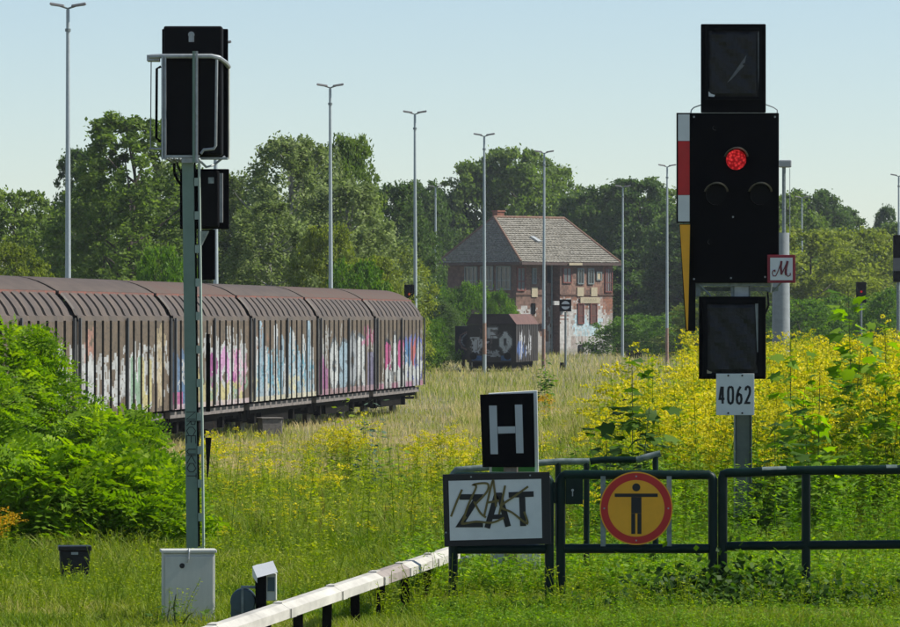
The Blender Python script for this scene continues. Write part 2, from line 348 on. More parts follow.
def make_wagon(i):
    u0 = -i*PITCH            # measured back from the far right end
    E = Vector((P(421, 0, 188.2).x, 188.2, 0)); d = Vector((math.sin(TH), math.cos(TH), 0)); nrm = Vector((math.cos(TH), -math.sin(TH), 0))
    c = E + d*(u0-WL/2) - nrm*1.45
    labs = ['covered wagon at the right end of the train, with pink and blue graffiti', 'covered wagon second from the right end of the train, white letters and purple corner',
            'covered wagon with tall pale blue and white painted strokes along its side', 'covered wagon behind the pale green signal post, blue, yellow and magenta graffiti',
            'covered wagon with white scribbles left of the pale green signal post', 'leftmost covered wagon, mostly hidden by the leafy green bush', 'covered wagon at the left picture edge seen only as a strip above the bush']
    t = thing('freight_wagon', c, labs[i], 'railway wagon', 'covered freight wagons of the standing train', rz=-TH)   # local +y = along train, +x = sunlit side
    ra = wagon_raster(i); mb = MB()
    path = [(1.45, .97), (1.45, 3.22), (1.40, 3.38), (1.25, 3.63), (.99, 3.90)]
    # panel rhythm along the wagon
    prof = []; n = 12; mid = n//2; p = WL/n
    for k in range(n):
        a = k*p; prof += [(a+.13, 0)]+[(a+.15+(p-.3)*j/5, .085) for j in range(6)]+[(a+p-.13, 0)]
    prof = [(0, .05), (.12, .05)]+prof[1:-1]+[(WL-.12, .05), (WL, .05)]
    for side in (1, -1):
        rows = []
        for z in np.linspace(.97, 3.22, 52 if side > 0 else 4): rows.append((1.45, z, 1, 0, 1))
        rows += [(1.44, 3.24, 1, 0, .15), (1.425, 3.33, .95, .2, .15), (1.41, 3.36, .95, .3, .8), (1.35, 3.49, .9, .45, .8), (1.25, 3.63, .8, .6, .8), (1.13, 3.77, .7, .7, .8), (1.01, 3.88, .7, .7, .8), (.99, 3.90, .7, .7, 0)]
        pf = prof if side > 0 else prof[::3]+[prof[-1]]
        for (ua, oa), (ub, ob) in zip(pf[:-1], pf[1:]):
            for ri in range(len(rows)-1):
                q = []
                for (uu, off), (x, z, nx, nzz, k) in (((ua, oa), rows[ri]), ((ub, ob), rows[ri]), ((ub, ob), rows[ri+1]), ((ua, oa), rows[ri+1])):
                    kk = k if k != .15 else 0; extra = .09 if k == .15 else 0
                    q.append(Vector((side*(x+nx*(off*kk+extra)), uu-WL/2, z+nzz*(off*kk+extra))))
                um = (ua+ub)/2; zm = (rows[ri][1]+rows[ri+1][1])/2
                if rows[ri+1][1] <= 3.23: col = ra.cell(um, zm-.97)
                else: col = tuple(np.array(WBASE)*(.85+.12*math.sin(um*3+i)+R.uniform(-.1, .1)))
                if abs(oa-ob) > .02 or (oa == 0 and ob == 0 and rows[ri+1][1] <= 3.23): col = tuple(np.array(col)*.16+np.array((.012, .01, .008)))  # shade in the recesses between ribs is painted into the colour
                if side < 0: q = q[::-1]
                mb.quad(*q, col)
    for e in (-1, 1):
        pts = [Vector((s*x, e*WL/2, z)) for s, lst in ((1, path), (-1, path[::-1])) for x, z in lst]
        mb.poly(pts if e < 0 else pts[::-1], (.03, .025, .02))
    mb.poly([Vector((s*1.45, yy, .97)) for s, yy in ((-1, -WL/2), (-1, WL/2), (1, WL/2), (1, -WL/2))], (.02, .02, .02))
    for yy in (-WL/2+.04, 0, WL/2-.04):      # door edge posts
        mb.box(1.55, 1.60, yy-.05, yy+.05, .99, 3.30)
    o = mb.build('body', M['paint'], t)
    rf = MB(); N = 10
    def arc(k): a = -1+2*k/N; return (1.06*a, 3.93+.34*(1-a*a))
    ys = np.linspace(-WL/2-.12, WL/2+.12, 13)
    for ya, yb in zip(ys[:-1], ys[1:]):
        for k in range(N):
            (x0, z0), (x1, z1) = arc(k), arc(k+1); rf.quad((x0, ya, z0), (x1, ya, z1), (x1, yb, z1), (x0, yb, z0))
    for e in (-1, 1):
        pts = [(arc(k)[0], e*(WL/2+.12), arc(k)[1]) for k in range(N+1)]+[(1.06, e*(WL/2+.12), 3.86), (-1.06, e*(WL/2+.12), 3.86)]
        rf.poly(pts if e > 0 else pts[::-1])
    rfo = rf.build('roof', M['roof_rust'] if i in (0, 1, 3) else M['roof_brown'], t, smooth=True)
    ed = MB()
    for s in (1, -1): ed.box(min(s*1.03, s*1.10), max(s*1.03, s*1.10), -WL/2-.11, WL/2+.11, 3.86, 3.925)
    ed.build('roof_edge', M['roof_edge'], rfo)
    uf = MB(); uf.box(-1.25, 1.25, -WL/2+.1, WL/2-.1, .62, .965)
    uf.box(-1.2, 1.2, -2.6, 2.6, .34, .62); uf.box(-1.0, 1.0, -5.0, 5.0, .40, .618)
    uf.box(-.9, .9, -WL/2+.35, WL/2-.35, .5, .62)
    uf.build('underframe', M['underframe'], t)
    sb = MB()
    for s in (1, -1): sb.box(min(s*1.26, s*1.40), max(s*1.26, s*1.40), -WL/2+.2, WL/2-.2, .74, .90)
    sb.build('side_sill', M['sill'], t)
    for yy in (-3.7, 3.7):
        for s in (1, -1):
            wb = MB(); wb.disc((yy, .46), .46, s*.70, s*.84, 28, 'x'); wb.disc((yy, .46), .12, s*.84, s*1.0, 14, 'x'); wh = wb.build('wheel', M['wheel'], t, smooth=True)
            ab = MB(); ab.box(min(s*1.0, s*1.2), max(s*1.0, s*1.2), yy-.16, yy+.16, .32, .62); ab.box(min(s*1.02, s*1.12), max(s*1.02, s*1.12), yy-.75, yy+.75, .64, .72)
            ab.tube([(s*1.07, yy-.75, .68), (s*1.07, yy-.3, .60), (s*1.07, yy+.3, .60), (s*1.07, yy+.75, .68)], .035, 6); ab.build('axle_box', M['underframe'], t)
    for e in (-1, 1):
        for s in (1, -1):
            bf = MB(); pts = [(s*.87, e*(WL/2-.1), 1.0-.1), (s*.87, e*(WL/2+.18), .9)]; bf.tube(pts, .08, 10); bf.tube([(s*.87, e*(WL/2+.18), .9), (s*.87, e*(WL/2+.22), .9)], .19, 16)
            bf.build('buffer', M['underframe'], t)
        st = MB(); st.tube([(1.3, e*(WL/2-.25), .9), (1.34, e*(WL/2-.25), .5), (1.34, e*(WL/2-.6), .5), (1.3, e*(WL/2-.6), .9)], .015, 6)
        st.build('foot_step', M['underframe'], t)
    if i == 0:
        st = MB(); st.tube([(1.0, WL/2, .9), (1.0, WL/2+.35, .85), (1.0, WL/2+.35, .55)], .03, 6); st.tube([(.9, WL/2+.2, .52), (1.1, WL/2+.6, .52)], .05, 6); st.build('coupling', M['underframe'], t)
    return t
for i in range(7): make_wagon(i)
def track():
    mb = MB(); E = Vector((P(421, 0, 188.2).x, 188.2, 0)); d = Vector((math.sin(TH), math.cos(TH), 0)); n = Vector((math.cos(TH), -math.sin(TH), 0)); c = E-n*1.45
    for s in (-.75, .75):
        a = c+n*s-d*110; b = c+n*s+d*230
        mb.hexa([a-n*.04+Vector((0,0,-.13)), a+n*.04+Vector((0,0,-.13)), b+n*.04+Vector((0,0,-.13)), b-n*.04+Vector((0,0,-.13)), a-n*.04, a+n*.04, b+n*.04, b-n*.04])
    mb.build('railway_track', M['wheel'], None)['kind'] = 'structure'
track()

# ---------------------------------------------------------------- signal box building
def building():
    Zb = 481.; s = Zb/FPX; phi = math.radians(45)
    cx = P(516, 0, Zb).x
    WALL_L, WALL_D = 11.6, 8.6; EV = 8.35
    t = thing('signal_box', (cx, Zb, -.1), 'derelict two-storey brick signal box with tiled hip roof and graffiti', 'building', rz=phi)
    # local: corner at origin, +x along the sunlit front, +y along the left wall going away; front faces -y
    br = Raster(WALL_L+.2, EV+.1, .14, .14, (.20, .12, .09), .25, seed=5)
    g = (.55, .55, .53)
    br.put(br.V < 1.5+.7*np.sin(br.U*.8)+.4*np.sin(br.U*3), (.50, .49, .47), .8); br.put((br.U > 5.2) & (br.V < 3.9+.3*np.sin(br.U*4)), (.42, .38, .35), .75)
    br.put((np.abs(br.U-8.2) < 1.6) & (np.abs(br.V-2.7) < 1.0), (.38, .56, .62), .85); br.scrib(4.5, 11, .4, 5.3, 44, .16, g, .85); br.scrib(.3, 2.6, 3.3, 4.4, 9, .15, g, .8)
    br.word('EROS', 4.6, 11, 3.4, 1.5, .2, g, (.3, .2, .17), .05); br.scrib(6.6, 9.8, 1.8, 3.4, 22, .12, (.5, .66, .72), .9); br.put(br.V < .5, (.3, .3, .24), .6)
    br.scrib(5, 11.4, 5.5, 7.0, 12, .14, (.36, .2, .14), .7)
    # warmer new bricks on right
    br.put((br.U > 10.2) & (br.V > 3.7) & (br.r.random(br.U.shape) < .7), (.30, .13, .08), .8); br.put((br.U > 4.8) & (br.V > 4.2) & (br.V < 5.5) & (br.r.random(br.U.shape) < .5), (.32, .14, .08), .7)
    mb = MB()
    def face(o_, du, L, h, ra, u0=0, v0=0, dark=None, st=.16):
        nu = max(1, int(L/st)); nv = max(1, int(h/st)); du = Vector(du)
        for a in range(nu):
            for b in range(nv):
                ua, ub = a*L/nu, (a+1)*L/nu; va, vb = b*h/nv, (b+1)*h/nv; p = Vector(o_)
                col = ra.cell(u0+(ua+ub)/2, v0+(va+vb)/2) if ra else tuple(np.array(dark)*R.uniform(.75, 1.2))
                if b % 2 == 0: col = tuple(np.array(col)*.93)
                mb.quad(p+du*ua+Vector((0,0,va)), p+du*ub+Vector((0,0,va)), p+du*ub+Vector((0,0,vb)), p+du*ua+Vector((0,0,vb)), col)
    SX = 4.7; PR = .9      # right section projects towards the camera
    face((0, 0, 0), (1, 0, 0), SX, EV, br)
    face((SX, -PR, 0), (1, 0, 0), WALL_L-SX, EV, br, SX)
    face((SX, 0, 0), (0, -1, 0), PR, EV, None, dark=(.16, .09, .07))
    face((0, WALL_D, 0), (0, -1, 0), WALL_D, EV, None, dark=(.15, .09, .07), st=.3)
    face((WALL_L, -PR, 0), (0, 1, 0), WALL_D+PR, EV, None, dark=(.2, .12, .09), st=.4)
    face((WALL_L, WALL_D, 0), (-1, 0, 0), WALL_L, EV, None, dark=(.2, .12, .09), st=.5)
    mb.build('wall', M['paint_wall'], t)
    # string course under the upper windows
    c = MB(); c.box(-.06, SX-.002, -.07, -.003, 5.42, 5.55); c.box(SX+.002, WALL_L+.06, -PR-.07, -PR-.003, 5.42, 5.55)
    c.build('string_course', mat('dark_brick', (.13, .075, .055), .9, .3, 5), t)
    # roof
    m, nt, b = new_mat('roof_tiles')
    tc = node(nt, 'ShaderNodeTexCoord'); wv = node(nt, 'ShaderNodeTexWave', wave_type='BANDS', bands_direction='Z', wave_profile='SAW'); wv.inputs['Scale'].default_value = 1.35
    wv.inputs['Distortion'].default_value = .25; wv.inputs['Detail'].default_value = 2
    no = node(nt, 'ShaderNodeTexNoise'); no.inputs['Scale'].default_value = 5; no.inputs['Detail'].default_value = 7
    nt.links.new(tc.outputs['Object'], wv.inputs['Vector']); nt.links.new(tc.outputs['Object'], no.inputs['Vector'])
    rp = node(nt, 'ShaderNodeValToRGB'); rp.color_ramp.elements[0].color = (.15, .14, .115, 1); rp.color_ramp.elements[1].color = (.36, .34, .285, 1); rp.color_ramp.elements[0].position = .3; rp.color_ramp.elements[1].position = .7
    nt.links.new(no.outputs[0], rp.inputs[0]); nt.links.new(rp.outputs[0], b.inputs['Base Color']); b.inputs['Roughness'].default_value = .9
    bp = node(nt, 'ShaderNodeBump'); bp.inputs['Strength'].default_value = 1; bp.inputs['Distance'].default_value = .12
    nt.links.new(wv.outputs[0], bp.inputs['Height']); nt.links.new(bp.outputs[0], b.inputs['Normal'])
    OV = .65; x0, x1, y0, y1 = -OV, WALL_L+OV, -PR-.35, WALL_D+OV; RZ = 4.05; RUN = 1.9; ym = (y0+y1)/2
    A, B, C_, D_ = Vector((x0,y0,EV)), Vector((x1,y0,EV)), Vector((x1,y1,EV)), Vector((x0,y1,EV)); r0, r1 = Vector((x0+RUN, ym, EV+RZ)), Vector((x1-RUN, ym, EV+RZ))
    rf = MB()
    # stepped tile courses: each course a strip lifted at its lower edge
    def slope(a, b_, c_, d_, n=22, cols=30):
        nn = (b_-a).cross(d_-a).normalized()
        for k in range(n):
            f0, f1 = k/n, (k+1)/n; l0, l1 = a.lerp(d_, f0), b_.lerp(c_, f0); u0_, u1_ = a.lerp(d_, f1), b_.lerp(c_, f1)
            cc = max(1, int((l1-l0).length/.42))
            for j in range(cc):
                g0, g1 = j/cc, (j+1)/cc; lf = .075+R.uniform(-.02, .03)
                p, q, r_, s_ = l0.lerp(l1, g0), l0.lerp(l1, g1), u0_.lerp(u1_, g1), u0_.lerp(u1_, g0)
                gm = (g0+g1)/2; mdl, mdu = l0.lerp(l1, gm), u0_.lerp(u1_, gm)
                rf.quad(p+nn*lf, mdl+nn*(lf+.05), mdu+nn*.05, s_); rf.quad(mdl+nn*(lf+.05), q+nn*lf, r_, mdu+nn*.05); rf.quad(p, q, q+nn*lf, p+nn*lf)
    slope(A, B, r1, r0); slope(D_, A, r0, r0.copy()); slope(B, C_, r1, r1.copy()); slope(C_, D_, r0, r1)
    rf.quad(A-Vector((0,0,.02)), D_-Vector((0,0,.02)), C_-Vector((0,0,.02)), B-Vector((0,0,.02)))
    ro = rf.build('roof', m, t)
    rd = MB(); rd.tube([r0+Vector((0,0,.08)), r1+Vector((0,0,.08))], .13, 8)
    for a, b_ in ((A, r0), (B, r1), (D_, r0), (C_, r1)): rd.tube([a+Vector((0,0,.09)), b_+Vector((0,0,.09))], .11, 8)
    rd.build('ridge_tile', mat('ridge_tiles', (.22, .13, .09), .9, .3, 4), ro)
    gt = MB(); gt.box(x0, x1, y0-.12, y0-.005, EV-.22, EV+.02); gt.box(x0-.12, x0-.005, y0, y1, EV-.22, EV+.02); gt.box(x1+.005, x1+.12, y0, y1, EV-.22, EV+.02); gt.build('gutter', mat('gutter_brown', (.09, .06, .05), .7), ro)
    ch = MB(); ch.box(r0.x+.75, r0.x+1.65, ym+.3, ym+.9, EV+RZ-.6, EV+RZ+.55); ch.box(r0.x+.68, r0.x+1.72, ym+.23, ym+.97, EV+RZ+.55, EV+RZ+.68); ch.build('chimney', mat('chimney_brick', (.27, .11, .07), .9, .3, 5), ro)
    # skylight
    sk = MB(); q = A.lerp(B, .30).lerp(r0.lerp(r1, .25), .55); nn = (B-A).cross(r0-A).normalized(); up = (r0.lerp(r1, .5)-A.lerp(B, .5)).normalized()
    for k in range(1): sk.hexa([q, q+Vector((.5,0,0)), q+Vector((.9,0,0))-up*.75, q+Vector((.4,0,0))-up*.75, q+nn*.22, q+nn*.22+Vector((.5,0,0)), q+nn*.22+Vector((.9,0,0))-up*.75, q+nn*.22+Vector((.4,0,0))-up*.75])
    sk.build('skylight', M['galv'], ro)
    # windows: u0,u1,z0,z1, style
    def win(u0, u1, z0, z1, y, bars=1, frame='frame_red', pane=None, axis='x', part='window'):
        f = MB(); w_ = .11
        def bx(a0, a1, d0, d1, c0, c1):
            if axis == 'x': f.box(a0, a1, y-d1, y-d0, c0, c1)
            else: f.box(y-d1, y-d0, a0, a1, c0, c1)
        bx(u0, u1, .01, .10, z0, z0+w_); bx(u0, u1, .01, .10, z1-w_, z1); bx(u0, u0+w_, .01, .10, z0+w_, z1-w_); bx(u1-w_, u1, .01, .10, z0+w_, z1-w_)
        for k in range(bars): a = u0+(u1-u0)*(k+1)/(bars+1); bx(a-.03, a+.03, .02, .085, z0+w_, z1-w_)
        if z1-z0 > 1.5: c_ = z0+(z1-z0)*.4; bx(u0+w_, u1-w_, .02, .075, c_-.04, c_+.04)
        fo = f.build(part, M[frame], t)
        g_ = MB()
        if axis == 'x': g_.box(u0+w_, u1-w_, y-.045, y-.012, z0+w_, z1-w_)
        else: g_.box(y-.045, y-.012, u0+w_, u1-w_, z0+w_, z1-w_)
        g_.build('pane', pane or M['glass'], fo)
    def u(px): return (px-516)/(11.22*.7071)
    def z(py): return 3.4+(318-py)/11.22
    F0, F1 = -.0, -PR
    greyp = mat('dull_pane', (.16, .17, .17), .3, .3, 6)
    win(.08, 1.15, z(291), z(267), F0, 1, pane=greyp); win(2.0, 2.55, z(284), z(268), F0, 0, 'galv_dark', greyp)
    win(5.05, 6.2, z(283), z(267), F1, 1, pane=greyp); win(6.95, 7.75, z(284), z(268), F1, 1, 'galv_dark'); win(8.3, 9.1, z(284), z(268), F1, 1, 'galv_dark'); win(9.4, 10.1, z(280), z(271), F1, 0, 'galv_dark', M['cream']); win(10.55, 11.5, z(292), z(267), F1, 2, pane=greyp)
    win(1.95, 2.4, z(314), z(303), F0, 0, 'underframe'); win(7.0, 7.8, z(324), z(303), F1, 0, 'frame_red', mat('brown_board', (.12, .06, .05), .8)); win(8.6, 9.5, z(324), z(303), F1, 0, 'frame_red', mat('brown_board', (.12, .06, .05), .8))
    win(7.1, 7.75, z(353), z(345), F1, 0, 'underframe'); win(8.8, 9.5, z(353), z(345), F1, 0, 'underframe'); win(4.0, 4.55, z(283), z(266), F0, 0, 'underframe')
    win(.6, 2.4, z(290), z(266), 0, 2, 'galv_dark', M['glass'], 'y'); win(2.8, 4.4, z(290), z(266), 0, 2, 'galv_dark', M['glass'], 'y'); win(4.8, 6.4, z(290), z(266), 0, 2, 'galv_dark', M['glass'], 'y')
    for (a, b_, c_, d_, y) in ((1.95, 2.7, z(297), z(287), F0), (6.9, 7.75, z(296), z(287), F1), (8.7, 9.5, z(296), z(287), F1)):
        q = MB(); q.box(a, b_, y-.08, y-.01, c_, d_); q.build('cream_panel', M['cream'], t)
    q = MB(); q.box(7.25, 9.8, F1-.14, F1-.09, z(303), z(297)); no_ = q.build('name_board', M['cream'], t)
    q = MB()
    for k in range(7):
        x = 7.7+k*.24; q.ribbon([(x, z(301.6)), (x+.05, z(298.6)), (x+.14, z(300.2)), (x+.12, z(301.8))], .04, F1-.142)
    q.build('lettering', mat('faded_letters', (.3, .27, .18), .8), no_)
    q = MB(); q.box(5.3, 7.0, F1-.6, F1-.5, z(265), z(262.6)); q.box(5.4, 5.5, F1-.5, F1-.01, z(265), z(263)); q.build('light_board', M['cream'], t)
    q = MB(); q.box(3.4, 5.6, -PR-.55, -PR-.35, z(305), z(301)); q.build('white_beam', mat('grey_white_beam', (.5, .5, .48), .8), t)
    q = MB(); q.tube([(SX-.25, -.14, 0), (SX-.25, -.14, EV-.1)], .07, 8); q.build('downpipe', M['galv_dark'], t)
building()

# ---------------------------------------------------------------- old goods wagons by the building
def old_wagon():
    Z = 330; X = P(467, 0, Z).x; t = thing('goods_wagon', (X, Z, 0), 'dark derelict goods wagon with a rusty hood and white tags, beside the brick signal box', 'railway wagon', rz=-TH-.01)
    W2, Lg = 3.0, 12.2
    ra = Raster(W2, 2.4, .06, .06, (.022, .017, .016), .3, seed=9)
    ra.scrib(.35, .95, .55, 1.55, 9, .09, (.5, .5, .52), .9); ra.word('E', 1.25, 1.9, 1.45, .55, .16, (.5, .5, .52), (.1, .1, .1)); ra.word('O', 2.0, 2.75, .7, 1.1, .26, (.5, .52, .52), (.1, .1, .1)); ra.scrib(1.3, 1.9, .3, .8, 6, .07, (.3, .32, .34), .8); ra.scrib(.2, 2.8, .3, 2.2, 10, .04, (.14, .11, .1), .7)
    rb = Raster(Lg, 2.4, .2, .06, (.026, .018, .016), .3, seed=10)
    rb.scrib(2, 8, .2, 1.9, 16, .22, (.45, .46, .48), .8); rb.scrib(1, 6, .2, 1.2, 8, .3, (.05, .12, .35), .8)
    mb = MB(); z0 = .95
    def grid(o_, du, L, h, ra_, nu, nv, ribs=0):
        du = Vector(du); o_ = Vector(o_); nn = du.cross(Vector((0,0,1)))
        for a in range(nu):
            ofs = nn*(.05 if ribs and a % ribs == 0 else 0)
            for b in range(nv):
                ua, ub, va, vb = a*L/nu, (a+1)*L/nu, b*h/nv, (b+1)*h/nv
                mb.quad(o_+ofs+du*ua+Vector((0,0,va)), o_+ofs+du*ub+Vector((0,0,va)), o_+ofs+du*ub+Vector((0,0,vb)), o_+ofs+du*ua+Vector((0,0,vb)), ra_.cell((ua+ub)/2, (va+vb)/2))
    grid((0, 0, z0-.35), (1, 0, 0), W2, 1.95+.35, ra, 48, 36); grid((W2, 0, z0-.35), (0, 1, 0), Lg, 2.3, rb, 60, 36, 6); grid((W2, Lg, z0-.35), (-1, 0, 0), W2, 2.3, ra, 6, 6); grid((0, Lg, z0-.35), (0, -1, 0), Lg, 2.3, rb, 20, 6)
    mb.build('body', M['paint'], t)
    h = MB()   # hood
    zb, zt = 2.91, 3.55
    A = [(-.06, -.08, zb), (W2+.06, -.08, zb), (W2+.06, Lg+.08, zb), (-.06, Lg+.08, zb), (.25, .1, zt), (W2-.45, .1, zt), (W2-.45, Lg-.1, zt), (.25, Lg-.1, zt)]
    h.hexa(A); h.build('roof_hood', mat('rusty_hood', (.13, .065, .05), .75, .3, 2), t)
    h = MB(); h.poly([(-.06, -.085, zb), (W2+.06, -.085, zb), (W2-.45, .095, zt), (.25, .095, zt)]); h.build('hood_end', mat('shaded_hood_end', (.025, .018, .016), .8, .4, 4), t)  # dark overlay: shade of the end away from the sun put into colour
    h = MB()
    for x in (.45, W2-.45): h.tube([(x, 0, .98), (x, -.45, .98)], .12, 10); h.tube([(x, -.45, .98), (x, -.52, .98)], .22, 14)
    h.build('buffer', M['underframe'], t)
    h = MB()
    for x in (.3, W2-.9): h.box(x, x+.6, -.06, -.02, .70, 1.0)
    h.build('blue_plate', mat('blue_plate', (.04, .12, .3), .5, .3), t)
    for y in (2.2, Lg-2.2):
        for x in (.75, W2-.75):
            q = MB(); q.disc((y, .46), .46, x-.07, x+.07, 24, 'x'); q.build('wheel', M['wheel'], t)
    q = MB(); q.box(.3, W2-.3, .3, Lg-.3, .2, .6); q.build('underframe', M['underframe'], t)
    # neighbour
    X = P(455, 0, 338).x; t2 = thing('goods_wagon', (X, 338, 0), 'low dark flat wagon end with a faded curved tag, left behind the hooded wagon', 'railway wagon', rz=-TH)
    mb = MB(); r2 = Raster(1.6, 2.2, .05, .05, (.028, .02, .02), .3, seed=3); r2.stroke([(.75, 1.75), (.35, 1.5), (.25, 1.1), (.5, .75), (.75, .65)], .12, (.33, .19, .15), .8); r2.stroke([(.8, 1.65), (.5, 1.4), (.42, 1.1), (.6, .85)], .07, (.4, .4, .4), .7)
    for a in range(30):
        for b in range(40):
            ua, ub, va, vb = a*1.6/30, (a+1)*1.6/30, b*2.1/40, (b+1)*2.1/40; mb.quad(Vector((ua,0,.7+va)), Vector((ub,0,.7+va)), Vector((ub,0,.7+vb)), Vector((ua,0,.7+vb)), r2.cell((ua+ub)/2, (va+vb)/2))
    mb.box(0, 1.6, .003, 7, .7, 2.8)
    mb.build('body', M['paint'], t2)
    for y in (1.5, 5.5):
        q = MB(); q.disc((y, .42), .42, .3, .42, 24, 'x'); q.build('wheel', M['wheel'], t2)
old_wagon()

# ---------------------------------------------------------------- lamp masts
def lamp_mast(rust=None, H=14.):
    t = thing('lamp_mast', (0, 0, 0), 'x', 'lamp mast', 'tall twin-headed lamp masts across the yard')
    p = MB(); p.tube([(0,0,-.3), (0,0,H*.5), (0,0,H-.25)], .115, 12, .06); 
    p.build('pole', M['mast'], t, smooth=True)
    if rust:
        q = MB(); q.tube([(0,0,rust[0]), (0,0,rust[1])], .122, 12, .108); q.build('rusty_sleeve', M['rust'], t, smooth=True)
    q = MB(); q.tube([(0,0,H-1.0), (0,0,H-.9)], .1, 10); q.build('collar', M['galv_dark'], t)
    q = MB(); q.tube([(-.3,0,H-.12), (0,0,H-.22), (.3,0,H-.12)], .035, 8); q.build('cross_arm', M['galv_dark'], t)
    for s in (-1, 1):
        q = MB(); pts = []
        q.hexa([(s*.12,-.13,H-.17), (s*.12,.13,H-.17), (s*.62,.17,H-.09), (s*.62,-.17,H-.09), (s*.12,-.08,H-.09), (s*.12,.08,H-.09), (s*.60,.10,H-.01), (s*.60,-.10,H-.01)])
        hd = q.build('lamp_head', M['lamp_head'], t, bevel=.02)
        q = MB(); q.hexa([(s*.25,-.1,H-.160), (s*.25,.1,H-.160), (s*.58,.1,H-.113), (s*.58,-.1,H-.113), (s*.25,-.1,H-.13), (s*.25,.1,H-.13), (s*.58,.1,H-.08), (s*.58,-.1,H-.08)]); q.build('lamp_glass', M['lamp_glass'], hd)
    return t
masts = [(68, 183, 'tall grey twin-headed lamp mast left of the pale green signal post', 0), (331, 246, 'grey twin-headed lamp mast behind the middle of the freight train', 0), (415.5, 278, 'grey twin-headed lamp mast behind the right end of the freight train', 0),
         (484.5, 312, 'twin-headed lamp mast with a rusty lower half in front of the dark goods wagon', 1), (543.5, 344, 'twin-headed lamp mast with rusty foot in front of the brick signal box', 2), (622.5, 434, 'thin grey lamp mast just right of the brick signal box', 0),
         (667, 375, 'lamp mast with rusty foot just left of the big black signal', 2), (436, 434, 'short-looking distant lamp mast over the trees left of the signal box roof', 0), (216, 208, 'lamp mast whose top is hidden behind the left signal head', 0), (802, 473, 'thinnest distant lamp mast right of the thick grey mast', 0), (899, 400, 'lamp mast cut by the right picture edge', 0)]
protos = {}
for px, Z, lab, rs in masts:
    if rs not in protos:
        protos[rs] = lamp_mast({0: None, 1: (1.2, 3.0), 2: (.1, 2.6)}[rs]); t = protos[rs]
    else: t = copy_tree(protos[rs])
    t.location = (P(px, 0, Z).x, Z, 0); t['label'] = lab; t.rotation_euler = (0, R.uniform(-.003, .004), R.uniform(-.15, .15))
# thick mast right of the big signal
def thick_mast():
    Z = 130; s = Z/FPX; t = thing('thick_mast', (P(781, 0, Z).x, Z, .6), 'thick grey steel mast with a slim lamp pole on top, behind the goldenrod', 'mast')
    p = MB(); p.tube([(0,0,-.6), (0,0,4.75)], .235, 20, .20); p.build('column', mat('column_grey', (.26, .29, .30), .5, .12, 8), t, smooth=True)
    p = MB(); p.tube([(.07,0,4.7), (.07,0,6.35)], .045, 10); p.build('lamp_pole', M['galv_dark'], t)
    p = MB(); p.box(-.05, .25, -.12, .12, 6.32, 6.5); p.build('lamp_head', M['lamp_glass'], t, bevel=.03)
    p = MB(); p.tube([(.21,-.05,4.7), (.21,-.05,6.3)], .008, 6); p.build('cable', M['galv'], t)
thick_mast()

